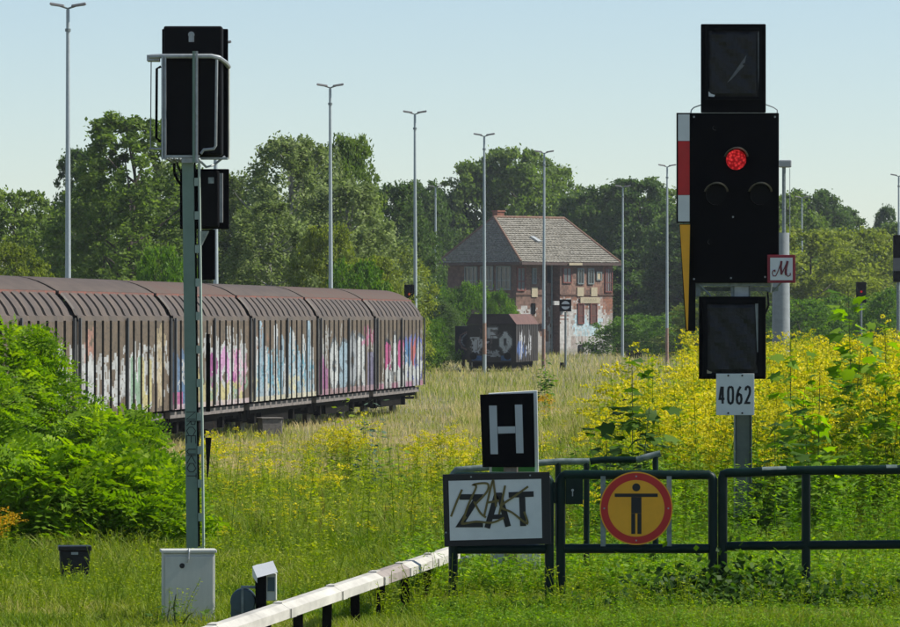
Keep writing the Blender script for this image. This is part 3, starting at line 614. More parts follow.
# ---------------------------------------------------------------- big signal on the right
def S(Z):            # px,py -> local metres relative to an anchor
    s = Z/FPX
    return s
def lbox(mb, s, ax, ay, x0, x1, y0, y1, d0, d1):      # photo-plane rectangle as a box, anchor pixel (ax, ay)
    mb.box((x0-ax)*s, (x1-ax)*s, d0, d1, (ay-y1)*s, (ay-y0)*s)
def right_signal():
    Z = 48.6; s = Z/FPX; ax, ay = 744, 318+(CAMH-1.05)/s
    t = thing('railway_signal', P(ax, ay, Z), 'large black colour-light signal showing red, with number plate 4062', 'signal')
    b = lambda mb, *a: lbox(mb, s, ax, ay, *a)
    v = lambda x, y, d: Vector(((x-ax)*s, d, (ay-y)*s))
    q = MB(); b(q, 737, 752, 120, ay+20, .22, .34); q.build('post', mat('signal_post', (.13, .15, .13), .6, .2), t, bevel=.01)
    q = MB(); b(q, 752.3, 753.3, 414, ay, .20, .36); b(q, 735.8, 736.8, 414, ay, .20, .36); q.build('post_flange', M['galv_dark'], t)
    # main screen
    q = MB(); b(q, 690, 779, 113, 283, 0, .04); ms = q.build('signal_screen', M['screen_black'], t, bevel=.008)
    q = MB(); b(q, 697, 773, 118, 279, .045, .30); q.build('lamp_housing', M['black'], ms, bevel=.02)
    def lens(x, y, r, m, nm):
        l = MB(); l.disc((v(x, y, 0).x, v(x, y, 0).z), r*s, -.035, -.002, 36); lo = l.build(nm, m, t, smooth=True)
        h = MB(); N = 16; R1, R2 = r*s*1.12, r*s*1.25; c = v(x, y, 0)
        for k in range(N):
            a0, a1 = math.radians(15+150*k/N), math.radians(15+150*(k+1)/N)
            f = lambda a, rr, d: Vector((c.x+rr*math.cos(a), d, c.z+rr*math.sin(a)))
            dp = lambda a: -.06-.14*math.sin(a)
            h.quad(f(a0,R1,0), f(a1,R1,0), f(a1,R1,dp(a1)), f(a0,R1,dp(a0))); h.quad(f(a0,R2,0), f(a0,R2,dp(a0)), f(a1,R2,dp(a1)), f(a1,R2,0)); h.quad(f(a0,R1,dp(a0)), f(a1,R1,dp(a1)), f(a1,R2,dp(a1)), f(a0,R2,dp(a0)))
        h.build('hood', M['hood'], lo)
    M['hood'] = mat('hood_glint_tan', (.12, .105, .085), .4, .2, spec=.5)  # black hoods coloured tan to paint in their glossy glint
    lens(736, 160, 10, M['red_lens'], 'red_light'); lens(716, 195, 10, M['lens'], 'signal_light'); lens(760, 195, 10, M['lens'], 'signal_light')
    for x, y in ((715, 128), (710, 242)):
        q = MB(); q.disc((v(x, y, 0).x, v(x, y, 0).z), .022, -.05, -.001, 12); q.build('small_lens', M['lens'], ms)
    # screws
    q = MB()
    for x, y in ((694, 117), (775, 117), (733, 217), (765, 277), (694, 279), (731, 278)): q.disc((v(x, y, 0).x, v(x, y, 0).z), .009, -.008, -.001, 8)
    q.build('screw', M['galv'], ms)
    # upper indicator
    q = MB(); b(q, 701, 766, 24, 112.8, .01, .05); up = q.build('upper_indicator', M['screen_black'], t, bevel=.01)
    q = MB(); b(q, 704, 763, 27, 110, .055, .26); q.build('indicator_housing', M['black'], up, bevel=.02)
    def bag(x0, x1, y0, y1, nm, par, mt):
        g = MB(); nx, ny = 14, 18; rr = random.Random(int(x0+y0)); H_ = [[rr.uniform(0, .008) + .012*abs(math.sin(i*.5-j*.38)) for i in range(nx+1)] for j in range(ny+1)]
        pt = lambda i, j: v(x0+(x1-x0)*i/nx, y0+(y1-y0)*j/ny, .004-H_[j][i]*(0 if i in (0, nx) or j in (0, ny) else 1))
        for j in range(ny):
            for i in range(nx): g.quad(pt(i, j+1), pt(i+1, j+1), pt(i+1, j), pt(i, j))
        return g.build(nm, mt, par, smooth=True)
    bag(708, 759, 31, 97, 'plastic_cover', up, M['black_plastic'])
    q = MB()
    for x0, x1, y0, y1 in ((705, 708, 28, 100), (759, 762, 28, 100), (708.2, 758.8, 28, 31), (708.2, 758.8, 97, 100)): b(q, x0, x1, y0, y1, -.02, .008)
    q.build('inner_frame', M['black'], up)
    q = MB(); q.poly([v(757.5, 33, -.016), v(760, 30, -.016), v(759.5, 70, -.012), v(757.8, 90, -.012)]); q.poly([v(727, 83, -.012), v(745, 57, -.014), v(746.5, 55, -.014), v(744, 66, -.012), v(731, 80, -.012)])
    q.build('torn_edge', mat('grey_film', (.10, .11, .12), .3, .3, 20), up)
    q = MB(); q.poly([v(708.5, 96.5, -.012), v(708.5, 91.5, -.012), v(711, 94, -.012), v(715, 95.2, -.012), v(714, 97, -.012)]); q.build('white_scrap', M['white'], up)
    for pts in (((691, 113), (691.5, 110), (694, 107.5), (701, 105)), ((777.5, 114), (777.5, 110), (774, 107.5), (766, 104.5))):
        q = MB(); q.tube([v(x, y, .03) for x, y in pts], .006, 6); q.build('lifting_eye', M['galv'], ms)
    # mast board white-red-white and yellow wedge
    q = MB(); b(q, 676.5, 690.5, 113, 223, -.012, .02); mbd = q.build('mast_board', M['black'], t)
    q = MB(); b(q, 678, 689.5, 114.5, 141, -.018, -.0125); q.build('white_band', M['white'], mbd); q = MB(); b(q, 678, 689.5, 195.3, 221.5, -.018, -.0125); q.build('white_band', M['white'], mbd)
    q = MB(); b(q, 678, 689.5, 141.3, 195, -.018, -.0125); q.build('red_band', M['sign_red'], mbd)
    q = MB(); c = [(679.5, 224), (690.5, 224), (695.5, 224), (695.5, 331), (685.5, 331)]
    q.poly([v(x, y, .0) for x, y in c][::-1]); q.poly([v(x, y, .02) for x, y in c])
    for (a, b2) in zip(c, c[1:]+c[:1]): q.quad(v(*a, .0), v(*b2, .0), v(*b2, .02), v(*a, .02))
    wd = q.build('wedge_board', M['black'], t)
    q = MB(); q.hexa([v(686.5, 330, -.003), v(688, 330, -.003), v(690, 224.8, -.003), v(679.8, 224.8, -.003), v(686.5, 330, -.007), v(688, 330, -.007), v(690, 224.8, -.007), v(679.8, 224.8, -.007)]); q.build('yellow_wedge', M['sign_yellow'], wd)
    # brackets between the heads
    q = MB(); b(q, 694, 770, 282.5, 286, .06, .12); b(q, 696.5, 700.5, 281, 296, .05, .08); b(q, 732, 750, 286, 296.5, .12, .2); q.tube([v(699, 284, .03), v(711, 296, .03)], .008, 6); q.tube([v(783, 281, .05), (v(773, 292, .05))], .007, 6)
    q.tube([v(766, 290, .1), v(771, 292, .1), v(772, 283, .1)], .012, 6); b(q, 694, 781, 286.8, 291, .4, .5); q.build('bracket', M['galv_dark'], t)
    q = MB(); q.tube([v(768, 292, .06), v(769, 305, .06), v(766, 313, .06), v(763, 317, .07)], .009, 6); q.build('cable', M['black'], t)
    q = MB(); b(q, 735, 749, 285, 297, .1, .22); q.build('grey_clamp', M['galv'], t)
    # lower indicator
    q = MB(); b(q, 699, 766, 296.5, 379, .01, .05); lo = q.build('lower_indicator', M['screen_black'], t, bevel=.008)
    q = MB(); b(q, 703, 763, 299, 376, .055, .28); q.build('indicator_housing', M['black'], lo, bevel=.02)
    bag(707, 758, 304, 373, 'plastic_cover', lo, M['black_plastic'])
    q = MB()
    for x0, x1, y0, y1 in ((703, 706.8, 300, 376), (758.3, 762, 300, 376), (707, 758, 300, 303.6), (707, 758, 373.4, 376)): b(q, x0, x1, y0, y1, -.02, .008)
    q.build('inner_frame', M['black'], lo)
    q = MB(); q.poly([v(755, 303, -.016), v(758, 303, -.016), v(758, 352, -.014), v(757, 352, -.014)]); q.build('torn_edge', mat('grey_film2', (.22, .24, .24), .3, .2, 20), lo)
    q = MB(); q.poly([v(706, 373, -.012), v(706, 369, -.012), v(709, 371, -.012), v(712, 372, -.012), v(711, 374, -.012)]); q.build('yellow_scrap', M['cream'], lo)
    # number plate
    q = MB(); b(q, 716, 754, 373.5, 415, -.035, -.025); npl = q.build('number_plate', M['white'], t, bevel=.002)
    dg = {'4': [[(.62, 0), (.62, 1)], [(.95, .28), (.08, .28), (.42, 1)]], '0': [[(.5, 1), (.82, .93), (.92, .75), (.92, .25), (.82, .07), (.5, 0), (.18, .07), (.08, .25), (.08, .75), (.18, .93), (.5, 1)]],
          '6': [[(.75, 1), (.35, .78), (.12, .45), (.08, .25), (.2, .06), (.5, 0), (.8, .06), (.92, .27), (.8, .5), (.5, .56), (.16, .42)]], '2': [[(.1, .78), (.2, .94), (.5, 1), (.8, .94), (.9, .75), (.8, .55), (.1, .04), (.95, .04)]]}
    q = MB()
    for k, ch in enumerate('4062'):
        x0 = 719+k*8.6; 
        for j, st in enumerate(dg[ch]): q.ribbon([((x0+a*5.6-ax)*s, (ay-(403.5-c_*17))*s) for a, c_ in st], 2.3*s, -.0355-.001*j)
    q.build('number', M['ink'], npl)
    q = MB()
    for x, y in ((728, 375.5), (742, 375.5), (728, 413), (742, 413)): q.disc((v(x, y, 0).x, v(x, y, 0).z), .009, -.042, -.036, 8)
    q.build('bolt', M['ink'], npl)
    # M plate
    q = MB(); b(q, 767, 795, 255, 283, -.06, -.045); mp = q.build('letter_plate', M['maroon'], t, bevel=.003)
    q = MB(); b(q, 769.8, 792.2, 257.8, 280.2, -.064, -.0605); q.build('plate_face', M['white'], mp)
    q = MB(); f = lambda l: [((770+a*22-ax)*s, (ay-(280-c_*22))*s) for a, c_ in l]
    q.ribbon(f([(.12,.42),(.08,.3),(.13,.18),(.24,.18),(.33,.35),(.42,.62),(.50,.86)]), .9*s, -.065)
    q.ribbon(f([(.50,.86),(.47,.6),(.49,.4),(.50,.24)]), 2.2*s, -.0665); q.ribbon(f([(.50,.24),(.62,.5),(.78,.86)]), 1.0*s, -.068)
    q.ribbon(f([(.78,.86),(.71,.55),(.69,.34),(.72,.22)]), 2.3*s, -.0695); q.ribbon(f([(.72,.22),(.8,.16),(.9,.22),(.9,.32)]), .9*s, -.071); q.ribbon(f([(.12,.42),(.2,.44),(.2,.36)]), 1.2*s, -.0725)
    q.build('script_letter', mat('letter_maroon', (.16, .02, .03), .5, .1), mp)
M['maroon'] = mat('maroon_frame', (.25, .015, .03), .4, .1)
right_signal()

# ---------------------------------------------------------------- left signal, seen from behind
def left_signal():
    Z = 44.; s = Z/FPX; ax, ay = 192, 318+(CAMH-1.17)/s
    t = thing('railway_signal', P(ax, ay, Z), 'signal seen from behind on a pale green slotted post, black heads and galvanised cage', 'signal')
    b = lambda mb, *a: lbox(mb, s, ax, ay, *a); v = lambda x, y, d: Vector(((x-ax)*s, d, (ay-y)*s))
    # post: two flat channels joined by battens, leaning slightly
    def xs(y): return 190.5+(y-160)*(4.5/390)
    q = MB(); d0, d1 = 0., .13
    a, b0 = 160, ay+15
    wT, wB = 6.2, 6.0
    q.hexa([v(xs(b0)-8.5, b0, d0), v(xs(b0)+3.2, b0, d0), v(xs(b0)+3.2, b0, d1), v(xs(b0)-8.5, b0, d1), v(xs(a)-8.5, a, d0), v(xs(a)+3.2, a, d0), v(xs(a)+3.2, a, d1), v(xs(a)-8.5, a, d1)])
    po = q.build('post', M['post_green'], t, bevel=.004)
    q = MB()   # slotted web
    q.hexa([v(xs(b0)+3.4, b0, .02), v(xs(b0)+4.6, b0, .02), v(xs(b0)+4.6, b0, .11), v(xs(b0)+3.4, b0, .11), v(xs(a)+3.4, a, .02), v(xs(a)+4.6, a, .02), v(xs(a)+4.6, a, .11), v(xs(a)+3.4, a, .11)])
    q.build('slot_back', M['black'], po)
    q = MB()
    q.hexa([v(xs(b0)+7.4, b0, -.01), v(xs(b0)+9.2, b0, -.01), v(xs(b0)+9.2, b0, .14), v(xs(b0)+7.4, b0, .14), v(xs(a)+7.4, a, -.01), v(xs(a)+9.2, a, -.01), v(xs(a)+9.2, a, .14), v(xs(a)+7.4, a, .14)])
    q.build('flange', mat('sunlit_flange_green', (.34, .42, .36), .5, .12, 5), po); q = MB()  # lighter green paints the sunlit side of the same post
    y = 178
    while y < b0:
        x = xs(y); q.hexa([v(x+3.6, y+8, -.012), v(x+7.3, y+8, -.012), v(x+7.3, y+8, -.002), v(x+3.6, y+8, -.002), v(x+3.6, y, -.012), v(x+7.3, y, -.012), v(x+7.3, y, -.002), v(x+3.6, y, -.002)]); y += 33.5
    q.build('batten_strip', mat('sunlit_batten_green', (.30, .38, .32), .5, .15, 5), po)  # battens carry the painted sunlit tone too
    # scrawl on the post
    q = MB(); n_ = 0
    for k, ch in enumerate('NROEUKOT'):
        y0 = 412+k*8+(4 if k > 3 else 0); hh_ = 7.
        for st in GL[ch]:
            n_ += 1; q = MB(); q.ribbon([((xs(y0)-7+9*c_-ax)*s, (ay-(y0+a*hh_+1.2*math.sin(k*2+a*3)))*s) for a, c_ in st], .75*s, -.0015-.0004*n_, .0006); q.build('pen_stroke', M['ink'], po)
    # main head
    q = MB(); b(q, 160, 226.5, 27, 157, .30, .34); hd = q.build('signal_screen', M['screen_black'], t, bevel=.008)
    q = MB(); b(q, 163.5, 222, 26, 155, .02, .29); q.build('lamp_housing', mat('housing_black', (.006, .006, .007), .6, .2, spec=.1), hd, bevel=.015)
    q = MB(); b(q, 164, 221, 58, 62, -.002, .018); q.build('hinge_rail', M['black'], hd)
    q = MB(); b(q, 188.7, 194, 34.5, 42, 0, .015); q.disc((v(191.3, 34.8, 0).x, v(191.3, 34.8, 0).z), .026, -.001, .014, 14); q.build('lock_cover', M['galv'], hd)
    # cage
    g = MB(); g.tube([v(150, 57, -.02), v(163, 56.5, -.05), v(212, 56.5, -.05), v(219, 58, -.03), v(225, 62, .1), v(227, 65, .32)], .02, 8)
    g.build('top_hoop', M['galv'], t, smooth=True)
    g = MB(); b(g, 147, 159, 55.2, 61, -.03, .2); g.build('antenna_bracket', M['galv'], t)
    g = MB(); g.tube([v(150.5, 60, .1), v(149.8, 148, .1)], .0045, 6); g.tube([v(149, 148.5, .1), v(161, 148.8, .02)], .009, 6); g.build('hanging_rod', M['galv'], t)
    for x0, x1 in ((161.8, 164), (164.8, 166.5)):
        g = MB(); b(g, x0, x1, 56, 160, -.075, -.055 if x0 < 163 else -.03); g.build('cage_upright', M['galv'], t)
    g = MB(); b(g, 193.2, 195.6, 52, 163, -.13, -.085); g.build('ladder_rail', M['post_green'], t)
    g = MB(); b(g, 196.2, 198.4, 52, 163, -.12, -.085); g.build('cage_upright', M['galv'], t)
    g = MB(); g.tube([v(217, 60, -.04), v(216, 146, -.04), v(214, 149, -.04), v(204, 150, -.04), v(201, 154, -.04)], .012, 8); g.build('cage_rail', M['galv'], t, smooth=True)
    g = MB(); g.tube([v(161, 67, -.04), v(157, 69, -.03), v(156.5, 138, -.03), v(161, 142, -.04)], .011, 8); g.build('side_handle', M['black'], t, smooth=True)
    g = MB(); g.tube([v(226.6, 62, .36), v(226.6, 158, .36)], .012, 8); g.build('cage_rail', mat('pale_trim', (.5, .5, .42), .5), t)
    g = MB()
    for k in range(5): g.tube([v(164+k*5, 158+k*.3, -.05), v(172+k*5, 162, .25)], .008, 6)
    b(g, 165, 200, 155.5, 158, -.07, -.04); b(g, 182, 199, 158.4, 163, -.06, -.015); b(g, 200, 227, 157, 159, .1, .25)
    g.tube([v(199, 160, 0), v(206, 167, .05), v(213, 165, .1), v(224, 156, .15)], .01, 6)
    g.build('platform_grating', M['galv'], t)
    g = MB(); g.tube([v(174, 163, .05), v(174, 172, .05), v(177, 180, .06), v(180, 184, .08)], .012, 8); g.tube([v(176, 162, .1), v(179, 170, .1), v(184, 174, .1)], .008, 6); g.build('cable', M['black'], t, smooth=True)
    # second head
    q = MB(); b(q, 178, 227.5, 168, 228.5, .30, .34); h2 = q.build('lower_screen', M['screen_black'], t, bevel=.008)
    q = MB(); b(q, 181, 218, 170, 227, .15, .29); q.build('lamp_housing', M['black'], h2, bevel=.015)
    q = MB(); b(q, 218.2, 221.5, 172.5, 222, .24, .29); q.build('light_strip', mat('strip_grey', (.42, .43, .42), .5), h2)
    q = MB(); b(q, 207.5, 213, 177, 183, .135, .148); q.build('lock_cover', M['galv_dark'], h2)
    q = MB(); b(q, 196, 213.5, 229, 279.5, .28, .34); q.build('marker_board', M['screen_black'], h2, bevel=.005)
    q = MB(); q.hexa([v(198, 245, .05), v(201, 245, .05), v(201, 245, .25), v(198, 245, .25), v(198, 231, .05), v(208, 231, .05), v(208, 231, .25), v(198, 231, .25)]); q.build('bracket', M['galv_dark'], h2)
    # black cable covers along the post
    q = MB(); b(q, 205, 209.3, 343, 412, .14, .2); q.tube([v(207, 334, .17), v(207, 346, .17)], .018, 8); q.build('black_box', M['black'], t)
    q = MB(); q.hexa([v(206.2, 478, .14), v(207.2, 478, .14), v(207.2, 478, .2), v(206.2, 478, .2), v(204.5, 438, .14), v(210.5, 438, .14), v(210.5, 438, .2), v(204.5, 438, .2)]); q.build('black_box', M['black'], t)
left_signal()

def cabinet():
    Z = 36.; s = Z/FPX; g = gz(P(190, 0, Z).x, Z); ax, ay = 189, 318+(CAMH-g)/s
    t = thing('relay_cabinet', P(ax, ay, Z), 'light grey cabinet with an oval lock hole at the foot of the pale green post', 'cabinet', rz=math.radians(6))
    q = MB(); w2 = 26*s; top = (ay-553)*s; q.box(-w2, w2, 0, .2, -.2, top); bd = q.build('housing', M['cabinet'], t, bevel=.006)
    q = MB(); q.box(-w2-.012, w2+.012, -.015, .215, top+.001, top+.022); q.build('lid', M['cabinet'], t, bevel=.004)
    q = MB(); q.box(-w2+.012, w2-.012, -.012, -.001, -.15, top-.02); dr = q.build('door', M['cabinet'], t, bevel=.003)
    q = MB(); q.disc(((182-189)*s, (ay-565.5)*s), 2.6*s, -.016, -.0125, 16); q.build('lock_hole', M['ink'], dr)
    q = MB(); q.tube([(0, -.01, top+.03), (0, -.022, top+.01), (-.005, -.024, top-.04), (-.015, -.016, top-.06)], .006, 6); q.build('hasp', M['galv'], dr)
cabinet()

def black_box():
    Z = 42.5; s = Z/FPX; X = P(75, 0, Z).x; g = gz(X, Z); t = thing('track_box', (X, Z, g), 'small black box with a pale label among the grass below the green bush', 'box', rz=.1)
    ay = 318+(CAMH-g)/s; z = lambda y: (ay-y)*s
    q = MB(); q.hexa([(-.11, 0, z(576)), (.11, 0, z(576)), (.11, .2, z(576)), (-.11, .2, z(576)), (-.12, 0, z(551)), (.12, 0, z(551)), (.12, .2, z(551)), (-.12, .2, z(551))]); bd = q.build('housing', M['black_plastic'], t, bevel=.006)
    q = MB(); q.box(-.13, .13, -.02, .22, z(550.8), z(546)); q.build('lid', M['black_plastic'], t, bevel=.006)
    q = MB(); q.box(-.03, .025, -.009, -.003, z(554.5), z(552)); q.build('label_plate', M['galv'], bd)
    for x in (-.09, .09): q = MB(); q.box(x-.02, x+.02, .08, .12, -.1, z(576.2)); q.build('leg', M['black'], t)
black_box()

def dwarf():
    Z = 34.5; s = Z/FPX; X = P(262, 0, Z).x; g = 1.2; t = thing('ground_signal', (X, Z, g), 'low device with a white folded hood and blue-grey round drum behind the white trunking', 'ground signal')
    ay = 318+(CAMH-g)/s; v = lambda x, y, d: Vector(((x-262)*s, d, (ay-y)*s))
    q = MB()   # folded white hood
    a = [(252, 568), (264.5, 559.5), (272.5, 560.5), (279, 570)]
    q.poly([v(252.5, 566, -.02), v(258, 576.5, -.14), v(278.5, 571, -.14), v(273, 560.5, -.02)]); q.poly([v(252.5, 566, -.02), v(273, 560.5, -.02), v(276, 561.5, .14), v(256, 565.5, .14)])
    q.poly([v(252.5, 566, -.02), v(252.5, 576, -.02), v(258, 582, -.14), v(258, 576.5, -.14)]); q.poly([v(273, 560.5, -.02), v(278.5, 571, -.14), v(278.5, 574, -.14), v(275, 570, .1)])
    q.build('hood', M['white'], t)
    q = MB(); q.hexa([v(256, 604, -.08), v(266, 604, -.08), v(266, 604, .08), v(256, 604, .08), v(255.5, 577, -.08), v(266, 577, -.08), v(266, 573, .08), v(255.5, 573, .08)]); q.build('black_housing', M['black'], t)
    q = MB(); q.box(v(266.5,0,0).x, v(276.5,0,0).x, -.07, .07, v(0,600,0).z, v(0,573.5,0).z); h = q.build('side_housing', M['cabinet'], t, bevel=.003)
    q = MB(); q.box(v(268,0,0).x, v(275,0,0).x, -.078, -.072, v(0,590.5,0).z, v(0,576.5,0).z); q.build('window', M['bluegrey'], h)
    q = MB(); q.tube([v(261, 596, 0), v(261, ay+10, 0)], .035, 10); q.build('post', M['black'], t)
    q = MB(); q.disc((v(243,0,0).x, v(0,601,0).z), 12.6*s, -.05, .12, 36); q.box(v(231,0,0).x, v(255,0,0).x, -.046, .116, v(0,622,0).z, v(0,600,0).z); d = q.build('drum', M['bluegrey'], t, bevel=.008)
    q = MB(); q.box(v(241.5,0,0).x, v(244,0,0).x, -.058, -.052, v(0,620,0).z, v(0,588,0).z); q.box(v(241,0,0).x, v(256,0,0).x, -.03, .06, v(0,588.2,0).z, v(0,586,0).z); q.build('strap', M['galv_dark'], d)
dwarf()

# ---------------------------------------------------------------- white trunking on stakes
def trunking():
    a = Vector((-1.60, 27.6, 1.60)); b = P(452, 547, 40.2); d = (b-a).normalized(); n = Vector((d.y, -d.x, 0)).normalized(); L = (b-a).length
    t = thing('cable_trunking', (a.x, a.y, 0), 'long white raised cable trunking on short dark stakes running back from the bottom edge', 'cable trunking')
    o = Vector((a.x, a.y, 0)); U = Vector((0,0,1))
    joints = [0, 2.3, 4.6, 6.7, 8.6, 9.9, 11.4, L]; wd, hh = .125, .085
    for k, (s0, s1) in enumerate(zip(joints[:-1], joints[1:])):
        q = MB(); p, r_ = a-o+d*(s0+.005), a-o+d*(s1-.005)
        ch = .03
        prof = [(-wd/2, -hh), (wd/2, -hh), (wd/2, -ch), (wd/2-.05, 0), (-wd/2+.02, 0), (-wd/2, -ch)]
        A = [p+n*x+U*z for x, z in prof]; B = [r_+n*x+U*z for x, z in prof]; m_ = len(prof)
        q.poly(A); q.poly(B[::-1])
        for i in range(m_): q.quad(A[i], B[i], B[(i+1) % m_], A[(i+1) % m_])
        lid = q.build('trunking_section', M['grey_trunk'] if k == 4 else M['white_dirty'], t)
        c = MB(); p2, r2 = a-o+d*(s0+.02), a-o+d*(s0+.20)
        for (x0, x1, z0, z1) in ((wd/2+.001, wd/2+.009, -hh, -.03), (-wd/2+.02, wd/2-.05, .001, .008)):
            c.hexa([p2+n*x0+U*z0, p2+n*x1+U*z0, r2+n*x1+U*z0, r2+n*x0+U*z0, p2+n*x0+U*z1, p2+n*x1+U*z1, r2+n*x1+U*z1, r2+n*x0+U*z1])
        c.build('joint_strap', M['white_dirty'], lid)
    q = MB()
    for k in range(10):
        q = MB(); p = a-o+d*(.5+k*1.2); g = gz(p.x+o.x, p.y+o.y); tt = R.uniform(-.03, .03)
        q.hexa([Vector((p.x-.03+tt, p.y, g-.6)), Vector((p.x+.03+tt, p.y, g-.6)), Vector((p.x+.03+tt, p.y+.05, g-.6)), Vector((p.x-.03+tt, p.y+.05, g-.6)), Vector((p.x-.03, p.y, p.z-hh)), Vector((p.x+.03, p.y, p.z-hh)), Vector((p.x+.03, p.y+.05, p.z-hh)), Vector((p.x-.03, p.y+.05, p.z-hh))])
        q.build('stake', M['underframe'], t)
trunking()

# ---------------------------------------------------------------- barrier fence, boards
def rail_gate(t, Z, s, ax, ay, x0, x1, y0, y1, yb, r=4.7, extra=()):
    v = lambda x, y, d=0: Vector(((x-ax)*s, d, (ay-y)*s)); rr = r*s; c = 4
    q = MB(); q.tube([v(x0+r, yb), v(x0+r, y0+r+c), v(x0+r+1.8, y0+r+1.8), v(x0+r+c, y0+r), v(x1-r-c, y0+r), v(x1-r-1.8, y0+r+1.8), v(x1-r, y0+r+c), v(x1-r, yb)], rr, 12); f = q.build('frame_tube', M['fence'], t, smooth=True)
    q = MB(); q.tube([v(x0+2*r-1, y1), v(x1-2*r+1, y1)], rr, 12); q.build('lower_rail', M['fence'], t, smooth=True)
    return v
def fence():
    Z = 38.; s = Z/FPX; base = gz(1, Z); ay = 318+(CAMH-base)/s; yb = ay+15
    # gate with the round sign
    ax = 636; t = thing('barrier_gate', P(ax, ay, Z), 'dark green tubular barrier gate that carries the round red and yellow sign', 'barrier')
    v = rail_gate(t, Z, s, ax, ay, 556, 717.5, 470, 548.5, yb)
    q = MB(); q.box(v(565.5,0).x, v(583,0).x, -.02, .02, v(0,504).z, v(0,474).z); lk = q.build('lock_box', M['fence'], t, bevel=.004)
    q = MB(); q.disc((v(572.5,0).x, v(0,490).z), 1.3*s, -.024, -.0205, 12); q.box(v(572,0).x, v(573,0).x, -.024, -.0205, v(0,496).z, v(0,491.5).z); q.build('keyhole', M['galv'], lk)
    q = MB(); q.box(v(549,0).x, v(556,0).x, -.015, .015, v(0,503).z, v(0,482).z); q.build('latch_plate', M['fence'], t)
    for x in (603, 669):
        q = MB(); q.box(v(x-2.5,0).x, v(x+2.5,0).x, -.035, -.03, v(0,546).z, v(0,476).z); q.build('sign_bracket', M['galv_dark'], t)
    sg = thing('round_sign', P(636, 508, Z)-Vector((0, .05, 0)), 'round no-trespass sign, black figure with spread arms on yellow with red ring', 'sign')
    q = MB(); q.disc((0, 0), 36.5*s, 0, .01, 64); q.build('yellow_plate', M['sign_yellow'], sg)
    q = MB(); N = 64; r0, r1 = 28.3*s, 35.3*s
    for k in range(N):
        a0, a1 = 2*math.pi*k/N, 2*math.pi*(k+1)/N; c = lambda a, r_, d: Vector((r_*math.cos(a), d, r_*math.sin(a)))
        q.quad(c(a0,r0,-.002), c(a0,r1,-.002), c(a1,r1,-.002), c(a1,r0,-.002))
    q.build('red_ring', M['sign_red'], sg)
    q = MB(); q.disc((.0, 21*s), 4*s, -.004, -.001, 20); q.build('figure_head', M['ink'], sg)
    q = MB(); y = -.001
    def bb(x0, x1, z0, z1, d=.003): q.box(x0*s, x1*s, -d-.001, -.001, z0*s, z1*s)
    bb(-21.5, 21.5, 11.4, 14.8); bb(-5, 5.2, -5, 11.3); bb(-5, -1, -25.5, -5.1); bb(1.2, 5.2, -25.5, -5.1); q.build('figure_body', M['ink'], sg, bevel=.003)
    q = MB()
    for a in (90, 180, 0, 270): q.disc((32*s*math.cos(math.radians(a)), 32*s*math.sin(math.radians(a))), .006, -.007, -.003, 8)
    q.build('rivet', M['galv'], sg)
    # right barrier
    ax = 806; t = thing('barrier_fence', P(ax, ay, Z), 'dark green tubular barrier running to the right picture edge, weeds toned dark for shade at its foot', 'barrier')
    v = lambda x, y, d=0: Vector(((x-ax)*s, d, (ay-y)*s)); r = 4.7
    q = MB(); q.tube([v(722.6, yb), v(722.6, 477.5), v(723.4, 474.2), v(727, 473), v(800, 470.5), v(1010, 468.5), v(1016, 470), v(1018, 476), v(1018, yb)], r*s, 12); q.build('frame_tube', M['fence'], t, smooth=True)
    q = MB(); q.tube([v(726, 546), v(1016, 543)], r*s*.95, 12); q.build('lower_rail', M['fence'], t, smooth=True)
    q = MB(); q.tube([v(806, 474), v(806, yb)], r*s*.95, 12); q.build('middle_post', M['fence'], t, smooth=True)
    for x0, x1 in ((762, 786), (886, 897)):
        q = MB(); f = lambda x: 473-(x-730)/70*2.5 if x < 800 else 470.5-(x-800)/210*2
        q.tube([v(x0, f(x0)-.5), v(x1, f(x1)-.5)], r*s*.96, 12); q.build('lit_stretch', M['fence_lit'], t, smooth=True)  # pale sleeve paints the light along the top rail
    # ZAT frame
    ax = 500; t = thing('sign_frame', P(ax, ay, Z), 'dark green tubular frame under the white ZAT board', 'barrier')
    v = rail_gate(t, Z, s, ax, ay, 448.5, 554, 472, 549, yb)
    bd = thing('track_end_board', P(496, 509, Z)-Vector((0, .06, 0)), 'white board with black letters ZAT and black border, scrawled over with olive spray', 'sign')
    v = lambda x, y: ((x-496)*s, (509-y)*s)
    Sk = lambda x: -(x-496)*.012     # board hangs a touch askew
    q = MB(); c = [(442.5, 474), (549.5, 471.5), (551, 543.5), (444.5, 546)]; f = [v(x, y) for x, y in c][::-1]
    q.hexa([(x, 0, z) for x, z in f]+[(x, -.012, z) for x, z in f]); bk = q.build('border_plate', M['ink'], bd, bevel=.002)
    q = MB(); c = [(448.5, 480.5), (541, 478.5), (542, 537.5), (450, 540)]; f = [v(x, y) for x, y in c][::-1]
    q.hexa([(x, -.0125, z) for x, z in f]+[(x, -.015, z) for x, z in f]); q.build('white_face', M['white'], bd)
    q = MB(); d = -.0155
    q.ribbon([v(459.5, 496.5), v(478, 496.5), v(460.5, 524), v(483, 524)], 5.6*s, d); q.ribbon([v(487, 527.5), v(496.5, 495), v(499.5, 495), v(508, 526)], 5.8*s, d-.0005); q.ribbon([v(490, 516.5), v(505, 516)], 4.6*s, d-.001)
    q.ribbon([v(508.5, 494.5), v(533.5, 493.5)], 5.6*s, d-.0005); q.ribbon([v(522, 496), v(523, 525.5)], 6*s, d-.0012)
    q.build('letters', M['ink'], bd)
    q = MB(); d = -.0195
